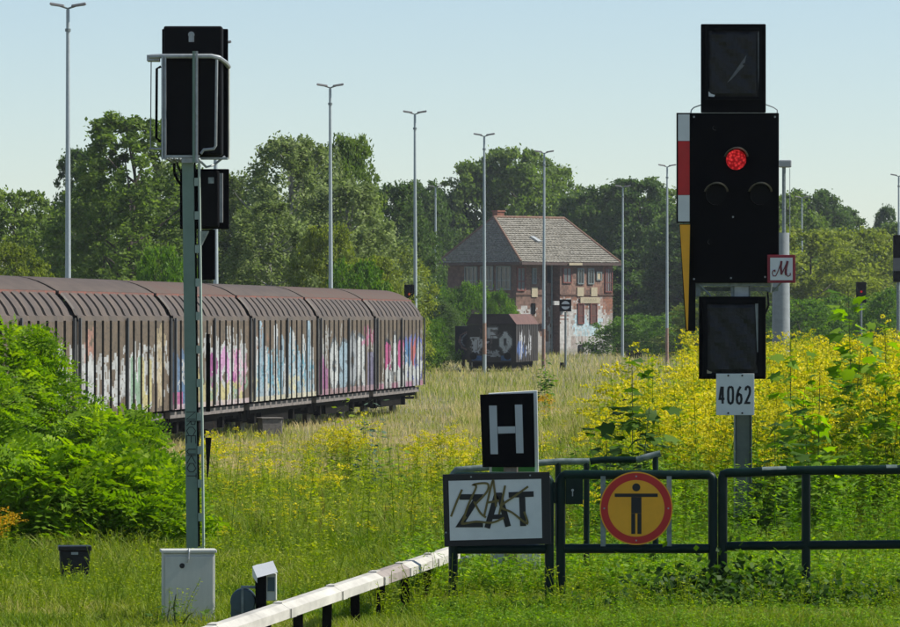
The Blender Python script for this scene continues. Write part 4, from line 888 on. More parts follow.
    def sm(pts, n=5):       # smooth the scrawl
        o_ = []
        for i in range(len(pts)-1):
            p0, p1, p2, p3 = [Vector(pts[min(max(k, 0), len(pts)-1)]) for k in (i-1, i, i+1, i+2)]
            for k in range(n):
                t_ = k/n; o_.append(.5*((2*p1)+(p2-p0)*t_+(2*p0-5*p1+4*p2-p3)*t_*t_+(3*p1-p0-3*p2+p3)*t_**3))
        return o_+[Vector(pts[-1])]
    for k, st in enumerate([[(451, 516), (456, 503), (462, 489)], [(462, 523), (468, 505), (476, 487), (474, 484), (487, 483), (487, 491), (476, 503)], [(474, 501), (480, 512), (486, 517)], [(484, 516), (492, 482), (494, 486), (496, 506)], [(488, 502), (499, 500)], [(505, 485), (502, 500), (499, 514)], [(528, 486), (514, 496), (501, 506), (512, 512), (527, 523), (524, 511)], [(466, 516), (462, 523), (476, 521), (492, 522), (504, 517)]]):
        q = MB(); q.ribbon([v(x, y) for x, y in sm([Vector(p) for p in st])], 2.1*s, d-.0004*k, .001); q.build('spray_stroke', M['tag_ink'], bd)
    for x, y in ((471, 476.5), (530, 475), (446, 532)): q = MB(); q.disc(v(x, y), .006, -.014, -.0118, 8); q.build('screw', M['galv'], bd)
    # rear handrail
    Zr = 42.; s2 = Zr/FPX; ax = 560; g = gz(.9, Zr); ay2 = 318+(CAMH-g)/s2
    t = thing('handrail', P(ax, ay2, Zr), 'low green handrail with pale ends toned as lit, behind the barrier gate', 'handrail')
    v = lambda x, y, d=0: Vector(((x-ax)*s2, d, (ay2-y)*s2))
    q = MB(); q.tube([v(590, 461.5), v(600, 459.8), v(636, 459.8)], 3.4*s2, 10); q.build('top_rail', M['fence'], t, smooth=True)
    q = MB(); q.tube([v(452, 476, .0), v(456, 470, .0), v(470, 469, .0), v(530, 463.5), v(560, 461.5), v(589.5, 461.5)], 3.3*s2, 10); q.build('lit_rail', M['fence_lit'], t, smooth=True)  # pale rail colour stands in for light on the green paint
    q = MB(); q.tube([v(636.3, 459.8), v(650, 456), v(660.5, 453.5)], 3.3*s2, 10); q.build('lit_rail', M['fence_lit'], t, smooth=True)
    for x in (558, 586.5, 655.5):
        q = MB(); q.tube([v(x, 461 if x < 650 else 457), v(x, ay2+12)], 3.0*s2, 10); q.build('post', M['fence'], t, smooth=True)
    q = MB(); q.tube([v(458, ay2+10, -.3), v(458, 566, -.3), v(459.5, 560, -.3), v(465, 557, -.3), v(484, 553, .2)], 2.9*s2, 10); q.build('lower_hook', M['fence_lit'], t, smooth=True)
fence()

def h_board():
    Z = 40.5; s = Z/FPX; ax = 511; g = gz(.5, Z); ay = 318+(CAMH-g)/s; t = thing('stop_board', P(ax, ay, Z), 'black board with a grey letter H on a concrete post with white backing panel', 'sign')
    v = lambda x, y: ((x-ax)*s, (ay-y)*s)
    q = MB(); c = [(504.5, ay+15), (517.5, ay+15), (517.5, 460), (504.5, 460)]; f = [v(*p) for p in c]; q.box(f[0][0], f[1][0], .0, .09, f[0][1], v(0, 400)[1]); q.build('post', mat('post_concrete', (.20, .17, .15), .9, .3, 20), t, bevel=.006)
    q = MB(); f = [v(*p) for p in ((491, 585), (541, 585), (537.5, 390.5), (488.5, 393.5))]; q.hexa([(x, .10, z) for x, z in f][::-1]+[(x, .19, z) for x, z in f][::-1]); q.build('white_panel', M['white_panel'], t, bevel=.004)
    q = MB(); f = [v(*p) for p in ((492, 472), (538.7, 472), (538.5, 463.5), (492, 463.5))]; q.box(f[0][0], v(503.5, 0)[0], .09, .098, f[0][1], f[2][1]); q.box(v(518.5, 0)[0], v(535, 0)[0], .09, .098, f[0][1], f[2][1]); q.build('green_patch', mat('green_paint', (.05, .25, .06), .6), t)
    q = MB(); f = [v(*p) for p in ((482.5, 467), (535, 467), (533.5, 393), (480, 394.5))]; q.hexa([(x, -.005, z) for x, z in f]+[(x, -.02, z) for x, z in f]); bd = q.build('black_board', M['screen_black'], t, bevel=.002)
    q = MB(); pl = M['grey_letter']
    for c in (((490.5, 454), (498, 454), (496.7, 405.5), (489, 405.5)), ((516.2, 453), (523.5, 453), (522.2, 404.5), (514.8, 404.5)), ((498.0, 433.5), (515.4, 433), (515.1, 426.2), (497.6, 426.5))):
        f = [v(*p) for p in c]; q.hexa([(x, -.0205, z) for x, z in f]+[(x, -.023, z) for x, z in f])
    q.build('letter', pl, bd)
M['grey_letter'] = mat('grey_letter', (.42, .45, .47), .4, .05); M['white_panel'] = mat('white_panel_paint', (.74, .76, .72), .5, .12, 5)
h_board()

# ---------------------------------------------------------------- distant small signals
def small_signals():
    Z = 342; s = Z/FPX; t = thing('shunting_signal', (P(565.5, 0, Z).x, Z, 0), 'small black shunting signal with a barred white disc in front of the brick building', 'signal')
    zz = lambda y: (318-y)*s+CAMH; x = lambda p: (p-565.5)*s
    q = MB(); q.tube([(0,0,0), (0,0,zz(312))], .07, 10); q.build('post', M['galv_dark'], t, smooth=True)
    q = MB(); q.box(x(559.3), x(571.3), -.25, -.1, zz(311.5), zz(299.3)); b = q.build('head', M['black'], t, bevel=.03)
    q = MB(); N = 24; r = .27
    for sgn in (1, -1):
        pts = [Vector((x(565.5)+r*math.cos(a), -.26, zz(305.3)+sgn*r*math.sin(a))) for a in np.linspace(.28, math.pi-.28, 14)]; q.poly(pts if sgn < 0 else pts[::-1])
    q.build('white_disc', M['white'], b)
    q = MB(); q.box(x(560), x(564), -.2, .1, 0, zz(362.5)); q.build('cable_box', M['black'], t)
    for px, Z, y0, y1, lab, red in ((409.3, 262, 284.5, 305.5, 'small black signal showing red above the right end of the train roof', 1), (861.3, 300, 282, 303, 'small black signal showing red before the trees at the right', 1), (898.5, 210, 235, 282, 'black signal head cut by the right picture edge', 0)):
        s = Z/FPX; t = thing('distant_signal', (P(px, 0, Z).x, Z, 0), lab, 'signal', 'small distant colour-light signals'); zz = lambda y: (318-y)*s+CAMH
        w_ = 5*s
        q = MB(); q.box(-w_, w_, -.05, .3, zz(y1), zz(y0)); h = q.build('head', M['black'], t, bevel=.04)
        q = MB(); q.tube([(0, .15, 0), (0, .15, zz(y1)+.02)], .07, 8); q.build('post', M['galv_dark'], t)
        if red:
            q = MB(); q.disc((0, zz((y0+y1)/2-.8)), 1.15*s, -.09, -.052, 16); q.build('red_light', M['red_lens'], t)
        else: q = MB(); q.box(-w_-.02, w_+.02, -.09, -.052, zz(y1-11), zz(y1-24)); q.build('lamp_panel', M['lamp_head'], t)
        q = MB(); q.box(-w_, w_, -.3, -.052, zz(y0+1.5), zz(y0+1)); q.build('hood', M['black'], t)
    Z = 150; s = Z/FPX; X = P(270, 0, Z).x; t = thing('concrete_box', (X, Z, 0), 'weathered grey concrete box half sunk in dry grass beside the train', 'concrete box', rz=.3)
    zz = lambda y: (318-y)*s+CAMH
    q = MB(); q.box(-.28, .3, -.2, .3, -.1, .50); b = q.build('box', M['concrete'], t, bevel=.02); q = MB(); q.box(-.31, .33, -.23, .33, .502, .54); q.build('lid', M['concrete'], t, bevel=.02)
    q = MB(); q.box(.303, .315, -.1, .25, .2, .49); q.build('white_panel', M['white'], t)
    Z = 430; X = P(634, 0, Z).x; t = thing('low_wagon', (X, Z, 0), 'low dark flat object on the grass right of the signal box', 'flat wagon')
    q = MB(); q.box(-.55, .6, 0, 2, .1, .55); q.box(-.4, .45, .2, 1.8, .552, .72); q.build('body', M['underframe'], t, bevel=.04)
small_signals()

# ---------------------------------------------------------------- vegetation toolkit
def rot_rand(n, flat=0.0):
    """n random orthonormal frames (u, v) for leaf quads"""
    nrm = rng.standard_normal((n, 3)); nrm[:, 2] = np.abs(nrm[:, 2])+flat; nrm /= np.linalg.norm(nrm, axis=1)[:, None]
    a = rng.standard_normal((n, 3)); u = np.cross(nrm, a); u /= np.linalg.norm(u, axis=1)[:, None]; v = np.cross(nrm, u); return u, v
def leaves(C, L, W, u=None, v=None, flat=.3):
    n = len(C)
    if u is None: u, v = rot_rand(n, flat)
    L = np.broadcast_to(L, n)[:, None]; W = np.broadcast_to(W, n)[:, None]
    V = np.stack([C-u*L/2, C+v*W/2, C+u*L/2, C-v*W/2], 1).reshape(-1, 3)
    i = np.arange(n)[:, None]*4; return V, i+np.array([[0, 1, 2, 3]])
class Veg:
    def __init__(s): s.V = []; s.F = []; s.T = []; s.M = []; s.n = 0
    def add(s, V, F, tone, mi=0):
        s.V.append(V); s.F.append(F+s.n); s.n += len(V); s.T.append(np.broadcast_to(tone, len(F))); s.M.append(np.full(len(F), mi))
    def arr(s): return np.concatenate(s.V), np.concatenate(s.F), np.concatenate(s.T), np.concatenate(s.M)
    def build(s, name, mats, parent=None): V, F, T, Mi = s.arr(); return npmesh(name, V, F, T, mats, Mi, parent)
def bake(protos, pos, rz, sc_, tone_j=.1, lean=.1):
    """many copies of small plants as one mesh"""
    out = [[], [], [], []]; n = 0
    for k, (V, F, T, Mi) in enumerate(protos):
        idx = np.arange(k, len(pos), len(protos)); 
        if len(idx) == 0: continue
        c, s_ = np.cos(rz[idx]), np.sin(rz[idx]); S_ = sc_[idx][:, None]
        x = V[:, 0][None]*S_; y = V[:, 1][None]*S_; z = V[:, 2][None]*S_
        lx = rng.normal(0, lean, len(idx))[:, None]; ly = rng.normal(0, lean, len(idx))[:, None]
        X = x*c[:, None]-y*s_[:, None]+lx*z+pos[idx, 0][:, None]; Y = x*s_[:, None]+y*c[:, None]+ly*z+pos[idx, 1][:, None]; Zz = z+pos[idx, 2][:, None]
        out[0].append(np.stack([X, Y, Zz], -1).reshape(-1, 3)); out[1].append((F[None]+(np.arange(len(idx))*len(V))[:, None, None]).reshape(-1, 4)+n); n += len(idx)*len(V)
        out[2].append(np.clip(T[None]+rng.normal(0, tone_j, len(idx))[:, None], 0, 1).ravel()); out[3].append(np.tile(Mi, len(idx)))
    return [np.concatenate(o) for o in out]

def stem_quads(vg, pts, w0, w1, tone, mi):
    pts = np.asarray(pts, float)
    for ax_ in ((1, 0, 0), (0, 1, 0)):
        a = np.array(ax_, float); k = len(pts); wv = np.linspace(w0, w1, k)[:, None]/2
        V = np.concatenate([pts-a*wv, pts+a*wv]); i = np.arange(k-1)[:, None]; F = np.concatenate([i, i+1, i+1+k, i+k], 1); vg.add(V, F, tone, mi)

# ---- trees
def tree_proto(kind, seed):
    """unit tree about 1 high; returns trunk MB and crown Veg (scaled later by object scale in real metres)"""
    r = np.random.default_rng(seed); H, Wd, cb, ncl, nl, ll, lw, droop = kind
    tb = MB(); tp = [Vector((r.normal(0, .12)*i*.3, r.normal(0, .12)*i*.3, H*.92*i/5)) for i in range(6)]
    tb.tube(tp, H*.014, 8, H*.003)
    cl = []
    for k in range(ncl):
        f = r.random()**.85; z = cb+(1-cb)*f; fc = .38 if not droop else .32; prof = math.sqrt(max(.05, 1-((f-fc)/(1.04-fc if f > fc else fc+.35))**2)); a = r.random()*2*math.pi; f = f**.9
        rad = Wd/2*prof*(.35+.75*math.sqrt(r.random()))*(1+.20*math.sin(a*3+seed)+.15*math.sin(f*9+seed*2+a))
        c = np.array([math.cos(a)*rad, math.sin(a)*rad, z*H]); cl.append((c, r.uniform(.045, .10)*Wd*(1.1-.55*f)))
    for k in range(0, ncl, max(1, ncl//26)):
        c = cl[k][0]; zt = max(H*.12, c[2]-H*.16*r.uniform(.6, 1.3)); i = zt/(H*.92)*5; a = tp[min(4, int(i))].lerp(tp[min(5, int(i)+1)], i-int(i)) if i < 5 else tp[5]
        tb.tube([a, a.lerp(Vector(c), .5)+Vector((0, 0, -H*.01)), Vector(c)], H*.005, 5, H*.0015)
    cr = Veg(); C = []; T = []
    for c, rad in cl:
        n = int(nl*r.uniform(.6, 1.4)); d = r.standard_normal((n, 3)); q = d*rad*np.array([.66, .66, .46])
        if droop:
            dz = r.random(n)*rad*droop; q[:, 2] -= dz; q[:, :2] *= (1-.3*r.random(n))[:, None]
        C.append(c+q); T.append(np.clip(.45+r.normal(0, .16)+r.normal(0, .16, n), 0, 1))
    C = np.concatenate(C); T = np.concatenate(T); n = len(C)
    V, F = leaves(C, ll*r.uniform(.6, 1.3, n), lw*r.uniform(.7, 1.2, n), flat=.2); cr.add(V, F, T)
    return tb, cr
KINDS = {'birch': ((16, 7.5, .08, 420, 62, .30, .16, 2.6), 'birch', 'birch_bark'), 'broad': ((16, 11, .05, 430, 66, .38, .24, 0), 'tree_mid', 'bark'), 'dark': ((16, 10, .05, 420, 66, .38, .24, 0), 'tree_dark', 'bark'),
         'olive': ((12, 9, .03, 330, 66, .32, .2, 0), 'olive', 'bark'), 'bush': ((6, 8, .03, 240, 66, .26, .16, 0), 'bright', 'bark'), 'poplar': ((18, 8, .05, 460, 62, .30, .2, .5), 'tree_mid', 'bark')}
tp_cache = {}
SPEC = [  # px centre, py top, width px, Z, kind, label
 (12, 192, 75, 300, 'broad', 'mid green tree at the left picture edge behind the train'),
 (14, 243, 52, 240, 'olive', 'small yellowish green tree low at the left edge above the train roof'),
 (45, 212, 60, 320, 'broad', 'rounded tree just left of the first lamp mast'),
 (84, 150, 44, 360, 'dark', 'thin dark tree top behind the first lamp mast'),
 (72, 205, 62, 310, 'birch', 'lower birch behind the first lamp mast'),
 (130, 113, 100, 270, 'poplar', 'tallest light green tree left of the left signal'),
 (104, 190, 80, 290, 'broad', 'green tree in front of the tallest left tree'),
 (170, 160, 75, 300, 'birch', 'birch right behind the pale green signal post'),
 (160, 250, 60, 230, 'bush', 'bright bush at the foot of the tallest left tree'),
 (205, 178, 75, 320, 'broad', 'green tree right of the pale green signal post'),
 (248, 168, 66, 300, 'birch', 'birch between the signal post and the second lamp mast'),
 (292, 134, 84, 290, 'birch', 'tall birch left of the second lamp mast with pale leaves'),
 (270, 200, 76, 270, 'birch', 'lower birch in front, over the fourth wagon'),
 (318, 145, 56, 300, 'birch', 'birch directly behind the second lamp mast'),
 (347, 138, 56, 305, 'broad', 'feathery tree top right of the second lamp mast'),
 (350, 180, 84, 285, 'birch', 'greyish birch right of the second lamp mast'),
 (330, 225, 50, 265, 'olive', 'yellow green tree in front of the birches, above the train'),
 (376, 255, 50, 262, 'olive', 'bright leafy bush left of the third lamp mast'),
 (355, 262, 60, 258, 'bush', 'bright bush on the roof line of the third wagon from the right'),
 (398, 185, 54, 400, 'dark', 'dark tree behind the third lamp mast'),
 (425, 183, 46, 510, 'dark', 'dark tree left of the short distant mast'),
 (390, 245, 50, 300, 'olive', 'olive tree at the train end'),
 (448, 195, 54, 560, 'dark', 'dark tree left of the signal box ridge'),
 (412, 240, 44, 560, 'olive', 'olive green tree left of the signal box roof'),
 (478, 165, 72, 560, 'broad', 'left of the two tall crowns above the signal box'),
 (515, 152, 80, 560, 'broad', 'highest crown above the signal box roof'),
 (548, 168, 64, 570, 'broad', 'crown above the right end of the signal box ridge'),
 (582, 196, 60, 540, 'dark', 'dark tree right of the signal box ridge'),
 (608, 188, 64, 530, 'dark', 'dark tree behind the thin mast right of the signal box'),
 (640, 180, 66, 520, 'dark', 'dark tree between the two masts right of the signal box'),
 (668, 190, 70, 530, 'broad', 'tree behind the mast next to the big signal'),
 (700, 205, 70, 500, 'dark', 'tree mostly hidden by the big black signal, left part'),
 (740, 200, 80, 520, 'broad', 'tree hidden behind the big black signal'),
 (780, 195, 66, 500, 'broad', 'tree behind the thick grey mast'),
 (808, 192, 62, 560, 'dark', 'tall tree right of the thick grey mast'),
 (838, 208, 56, 600, 'dark', 'distant tree on the skyline at the right'),
 (810, 228, 84, 420, 'olive', 'yellowish green tree at right behind the goldenrod'),
 (862, 230, 78, 440, 'olive', 'olive tree behind the small red signal at right'),
 (886, 208, 22, 650, 'dark', 'small lone tree top on the skyline at the far right'),
 (900, 225, 60, 520, 'broad', 'tree cut by the right picture edge'),
 (430, 280, 40, 440, 'bush', 'bright green bush left of the signal box wall'),
 (470, 284, 52, 410, 'bush', 'bright bush in front of the shaded left wall of the signal box'),
 (500, 292, 34, 400, 'bush', 'small bright bush between the goods wagon and signal box'),
 (436, 300, 36, 380, 'dark', 'dark bush left of the goods wagon'),
 (425, 318, 40, 330, 'bush', 'bush at the right end of the train'),
 (600, 318, 60, 500, 'bush', 'bush at the right corner of the signal box'),
 (640, 315, 70, 470, 'bush', 'low bush beyond the meadow between the masts'),
 (680, 312, 60, 460, 'bush', 'low bush left of the big signal'),
 (720, 300, 70, 440, 'olive', 'bush hidden behind the big signal'),
 (800, 300, 80, 380, 'bush', 'green bush behind the goldenrod right of the thick mast'),
 (850, 295, 70, 390, 'bush', 'green bush below the small red signal'),
 (895, 290, 60, 370, 'bush', 'green bush at the right picture edge'),
 (565, 230, 60, 540, 'dark', 'dark tree filling behind the signal box'),
 (628, 250, 80, 515, 'dark', 'dark lower tree right of the signal box'),
 (690, 250, 80, 500, 'dark', 'dark lower tree by the big signal'),
 (770, 250, 90, 480, 'broad', 'lower tree by the thick mast'),
 (530, 215, 90, 575, 'dark', 'dark tree masked by the signal box roof'),
]
LOFF = [.0]
def plant_trees():
    cnt = {}
    for (px, py, wpx, Z, kind, lab) in SPEC:
        kd, lm, bm = KINDS[kind]; k = cnt.get(kind, 0); cnt[kind] = k+1; key = (kind, k % 3)
        H = CAMH+(HY-py)*Z/FPX; Wd = wpx*Z/FPX*(1.25 if kind == 'bush' else 1.45)
        nm = 'bush' if kind == 'bush' else ('birch_tree' if kind == 'birch' else 'tree')
        t = thing(nm, (P(px, 0, Z).x, Z, -.1), lab, nm.replace('_tree', '').replace('birch', 'tree') if nm == 'birch_tree' else nm, 'trees and bushes behind the yard')
        if key not in tp_cache:
            tb, cr = tree_proto(kd, 100+len(tp_cache)*7)
            a = tb.build('trunk', M[bm], t, smooth=True); c = cr.build('crown', [L_[lm]], t); tp_cache[key] = (a, c)
        else:
            for o in tp_cache[key]:
                q = o.copy(); COL.objects.link(q); q.parent = t
        t.scale = (Wd/kd[1], Wd/kd[1], H/(kd[0]*1.0)); t.rotation_euler = (0, 0, R.uniform(0, 6.28))
plant_trees()

# ---- far wood closing the horizon
def far_wood():
    vg = Veg(); n = 60000
    x = rng.uniform(-90, 110, n); y = rng.uniform(600, 660, n)
    top = 11+2.5*nz(x, y*0, .12)+1.5*nz(x, y*0, .5, 2); top = np.where(x < -45, 9, top)
    z = top*rng.random(n)**.7; C = np.stack([x, y, z], 1); V, F = leaves(C, 1.1, .7); vg.add(V, F, np.clip(rng.normal(.45, .2, n)+.2*nz(x, z, .6), 0, 1))
    tag(vg.build('distant_wood', [L_['tree_dark']]), 'mass of dark woodland closing the view behind the yard', 'wood', kind='stuff')
far_wood()

# ---- grass
def grass(name, n, Z0, Z1, hf, wf, tf, px0=-70, px1=970, lab='', bl=.22, mask=None):
    Zs = 1/rng.uniform(1/Z1, 1/Z0, n); px = rng.uniform(px0, px1, n); x = (px-450)/FPX*Zs
    if mask is not None:
        k = mask(x, Zs); x, Zs = x[k], Zs[k]; n = len(x)
    # clump
    z = ground(x, Zs)
    h = hf(x, Zs)*rng.uniform(.45, 1.2, n); wd = wf(Zs)*rng.uniform(.6, 1.4, n); tone = np.clip(tf(x, Zs)+rng.normal(0, .12, n), 0, 1)
    a = rng.uniform(0, 2*np.pi, n); ln = np.abs(rng.normal(0, bl, n))+.04
    # across vector roughly any direction
    ca = rng.uniform(0, np.pi, n); cx, cy = np.cos(ca)*wd/2, np.sin(ca)*wd/2
    bx, by, bz = x, Zs, z-.02; mx_, my = x+np.cos(a)*h*ln*.4, Zs+np.sin(a)*h*ln*.4; tx, ty = x+np.cos(a)*h*ln*1.6, Zs+np.sin(a)*h*ln*1.6
    V = np.stack([np.stack([bx-cx, by-cy, bz], 1), np.stack([bx+cx, by+cy, bz], 1), np.stack([mx_+cx*.8, my+cy*.8, z+h*.55], 1), np.stack([mx_-cx*.8, my-cy*.8, z+h*.55], 1), np.stack([tx+cx*.25, ty+cy*.25, z+h], 1), np.stack([tx-cx*.25, ty-cy*.25, z+h], 1)], 1).reshape(-1, 3)
    i = np.arange(n)[:, None]*6; F = np.concatenate([i+np.array([[0, 1, 2, 3]]), i+np.array([[3, 2, 4, 5]])]); T = np.concatenate([tone, tone])
    o = npmesh(name, V, F, T, [L_['grass']]); tag(o, lab, 'grass', kind='stuff'); return o
def tone_far(x, y):
    d = sstep(y, 78, 112); px = 450+x/y*FPX
    base = .24+.52*d; base = base+.26*nz(x, y*.25, .6)*(.6+.4*d)+.16*nz(x, y*.3, 2.2, 3)
    base -= .22*sstep(px, 430, 560)*(1-sstep(y, 110, 180)); base -= .10*(1-sstep(np.abs(y-250)*1., 20, 90))
    return base
wf = lambda Z: .004+.00011*Z
grass('meadow_grass', 230000, 62, 620, lambda x, y: (.30+.13*nz(x, y, .8, 1)+.10*sstep(y, 70, 120)*(1-.95*(450+x/y*FPX < 455)*(y < 215))-.10*(450+x/y*FPX < 455)*(y > 118)*(y < 215)), wf, tone_far, lab='dry straw and green meadow grass across the yard')
grass('verge_grass', 190000, 32.5, 66, lambda x, y: .085+.25*sstep(y, 39.5, 50)+(.05+.07*sstep(y, 40, 48))*nz(x, y, 1.5, 4), wf, lambda x, y: .30+.30*nz(x, y, 1.1, 2)+.10*sstep(y, 45, 64), lab='green verge grass in the foreground', bl=.4)

# ---- plant prototypes
def goldenrod(seed, flower=True):
    r = np.random.default_rng(seed); vg = Veg(); H = 1.25*r.uniform(.85, 1.1); sx, sy = r.normal(0, .06, 2)
    stem_quads(vg, [(0, 0, 0), (sx*.4, sy*.4, H*.5), (sx, sy, H)], .010, .004, .35, 1)
    n = 80; f = r.uniform(.08, .95, n); a = r.uniform(0, 6.28, n); d = np.stack([np.cos(a), np.sin(a), r.uniform(-.4, .5, n)], 1); d /= np.linalg.norm(d, axis=1)[:, None]
    L = .11*(1.1-.5*f); C = np.stack([sx*f, sy*f, H*f], 1)+d*(L/2)[:, None]; u = d; v = np.cross(u, np.tile([0, 0, 1.], (n, 1))+.4*r.standard_normal((n, 3))); v /= np.linalg.norm(v, axis=1)[:, None]
    V, F = leaves(C, L, .022, u, v); vg.add(V, F, np.clip(.3+.4*f+r.normal(0, .12, n), 0, 1), 1)
    if flower:
        for k in range(11):
            a = r.uniform(0, 6.28); zb = H*r.uniform(.78, .98); ln = .18*(1.15-(zb/H))/.3*r.uniform(.6, 1.1)+.04; m_ = 19; t = np.linspace(.1, 1, m_)
            C = np.stack([sx+np.cos(a)*ln*t, sy+np.sin(a)*ln*t, zb+ln*(.75*t-.55*t*t)+.012], 1)+r.normal(0, .007, (m_, 3)); V, F = leaves(C, .024, .018); vg.add(V, F, np.clip(r.normal(.5, .22, m_), 0, 1), 0)
    return vg.arr()
def weed(seed, H=.4, n=42, L=.07, W=.035, spread=.16, mi=0, up=.0):
    r = np.random.default_rng(seed); vg = Veg()
    for k in range(4):
        a = r.uniform(0, 6.28); tip = np.array([math.cos(a)*spread*.7, math.sin(a)*spread*.7, H*r.uniform(.7, 1.1)]); stem_quads(vg, [(0, 0, 0), tip*.5+[0, 0, .03], tip], .006, .003, .4, mi)
        m_ = n//4; f = r.uniform(.15, 1, m_); C = tip[None]*f[:, None]; b = r.uniform(0, 6.28, m_); d = np.stack([np.cos(b), np.sin(b), r.uniform(-.3, .5, m_)], 1); LL = L*r.uniform(.6, 1.2, m_)
        C = C+d*LL[:, None]*.6; v = np.cross(d, np.tile([0, 0, 1.], (m_, 1))+.3*r.standard_normal((m_, 3))); v /= np.linalg.norm(v, axis=1)[:, None]; d /= np.linalg.norm(d, axis=1)[:, None]
        V, F = leaves(C, LL, W*r.uniform(.7, 1.2, m_), d, v); vg.add(V, F, np.clip(r.normal(.5, .2, m_)+.2*(f-.5), 0, 1), mi)
    return vg.arr()
def scatter(n, Z0, Z1, px0, px1, mask=None):
    Zs = 1/rng.uniform(1/Z1, 1/Z0, n); px = rng.uniform(px0, px1, n); x = (px-450)/FPX*Zs
    if mask is not None: k = mask(px, Zs); x, Zs = x[k], Zs[k]
    return np.stack([x, Zs, ground(x, Zs)-.01], 1)
def stuff(name, pr, pos, smin, smax, mats, lab, cat, tj=.1, lean=.1, amp=0):
    n = len(pos); V, F, T, Mi = bake(pr, pos, rng.uniform(0, 6.28, n), rng.uniform(smin, smax, n)*(1+amp*nz(pos[:, 0], pos[:, 1]*.5, 1.9)), tj, lean); o = npmesh(name, V, F, T, mats, Mi); return tag(o, lab, cat, kind='stuff')
GR = [goldenrod(i) for i in range(5)]+[goldenrod(30+i, False) for i in range(4)]; GN = [goldenrod(20+i, False) for i in range(3)]
gm = lambda px, Z: px > 640+(Z-60)*.75 + 26*np.sin(Z*.4) - 20*(Z < 70)
stuff('goldenrod_thicket', GR, scatter(2300, 50, 118, 560, 980, gm), .75, 1.4, [L_['gold'], L_['goldleaf']], 'dense thicket of yellow goldenrod filling the right side', 'goldenrod', tj=.2, amp=.25)
stuff('green_undergrowth', GN, scatter(1300, 45, 100, 556, 980, lambda px, Z: px > 575+(Z-45)*.6), .45, .95, [L_['gold'], L_['weed']], 'leafy green undergrowth in front of the goldenrod', 'undergrowth')
WD = [weed(40+i) for i in range(4)]+[weed(50+i, .3, 50, .05, .03, .2) for i in range(3)]
stuff('leafy_weeds', WD, scatter(3200, 38.8, 58, 400, 980, lambda px, Z: ((px > 560) | (Z < 50))), .35, 1.0, [L_['weed']], 'bright green leafy weeds behind the barrier', 'weeds')
WL_ = [weed(60+i, .35, 60, .035, .014, .16) for i in range(5)]
stuff('front_weeds', WD, scatter(2000, 34.5, 38, 430, 980), .14, .45, [L_['weed']], 'low leafy weeds in front of the barrier posts', 'weeds')
stuff('low_weeds', WL_, scatter(2200, 35.5, 95, -60, 980), .35, 1.1, [L_['goldleaf']], 'thin leafy weeds mixed into the verge grass', 'weeds')
# small yellow flowers in the meadow
DRY = [weed(140+i, .75, 26, .03, .016, .05) for i in range(4)]
stuff('meadow_weeds', GN+[(a, b, c, d*0+1) for a, b, c, d in WL_]+GR[:1], scatter(1000, 45, 125, 190, 600), .30, .95, [L_['gold'], L_['goldleaf']], 'taller leafy weeds scattered through the meadow', 'weeds', tj=.2)
stuff('dry_stalks', DRY, scatter(330, 48, 190, -40, 640), .3, .8, [L_['brown']], 'dry brown stalks standing in the grass', 'weeds', tj=.2)
stuff('broad_weeds', WD, scatter(800, 40, 90, 190, 600, lambda px, Z: nz(px*.02, Z*.2, 1.) > .05), .35, .95, [L_['goldleaf']], 'patches of broad leaved weeds in the verge', 'weeds', tj=.2)
def flowers(seed, n=10, H=.5, mi=0):
    r = np.random.default_rng(seed); vg = Veg()
    for k in range(n):
        tip = np.array([r.normal(0, .12), r.normal(0, .12), H*r.uniform(.7, 1.1)]); stem_quads(vg, [(0, 0, 0), tip], .005, .003, .4, 1); m_ = 5; C = tip+r.normal(0, .014, (m_, 3)); V, F = leaves(C, .028, .022, flat=1.); vg.add(V, F, np.clip(r.normal(.5, .2, m_), 0, 1), 0)
        m_ = 4; f = r.uniform(.2, .9, m_); V, F = leaves(tip[None]*f[:, None]+r.normal(0, .02, (m_, 3)), .05, .012); vg.add(V, F, .5, 1)
    return vg.arr()
FL = [flowers(80+i) for i in range(4)]
stuff('yellow_flowers', FL, scatter(85, 46, 100, 190, 600), .5, 1.0, [L_['gold'], L_['goldleaf']], 'small scattered yellow flowers in the verge grass', 'flowers')

# ---- single plants
def place(name, arr, px, Z, H, lab, cat, mats, group=None, base=1.0, part=True):
    V, F, T, Mi = arr; x = P(px, 0, Z).x; z = gz(x, Z); V = V*(H/base)
    V = V@np.array([[1, 0, 0], [0, 1, 0], [0, 0, 1]]); o = npmesh(name, V, F, T, mats, Mi); o.location = (x, Z, z-.02); o.rotation_euler = (0, 0, R.uniform(0, 6.28)); return tag(o, lab, cat, group)
def cluster(fn, k, spread):
    out = [[], [], [], []]; n = 0
    for i in range(k):
        V, F, T, Mi = fn(i); V = V*R.uniform(.75, 1.1)+np.array([R.gauss(0, spread), R.gauss(0, spread), 0]); out[0].append(V); out[1].append(F+n); n += len(V); out[2].append(T); out[3].append(Mi)
    return [np.concatenate(o) for o in out]
for px, Z, H, k, lab in ((352, 78, 1.35, 15, 'clump of yellow goldenrod in the meadow left of the H board'), (330, 84, 1.15, 8, 'small goldenrod clump at the left of the bigger meadow clump'), (450, 74, 1.1, 12, 'yellow flowering clump just left of the H board'), (418, 80, 1.1, 8, 'yellow flowering clump between the leafy plants and H board'), (8, 45, .55, 9, 'orange yellow flowers at the left picture edge below the bush'), (548, 130, 1.1, 7, 'yellow flowers in dry grass right of the H board'), (430, 66, .8, 8, 'low yellow flowers left above the ZAT board')):
    place('goldenrod_clump', cluster(lambda i: GR[i % 5], k, .17), px, Z, H, lab, 'flowering plant', [L_['orange'] if px in (8, 548, 455) else L_['gold'], L_['goldleaf']], 'single yellow flowering clumps', 1.25)
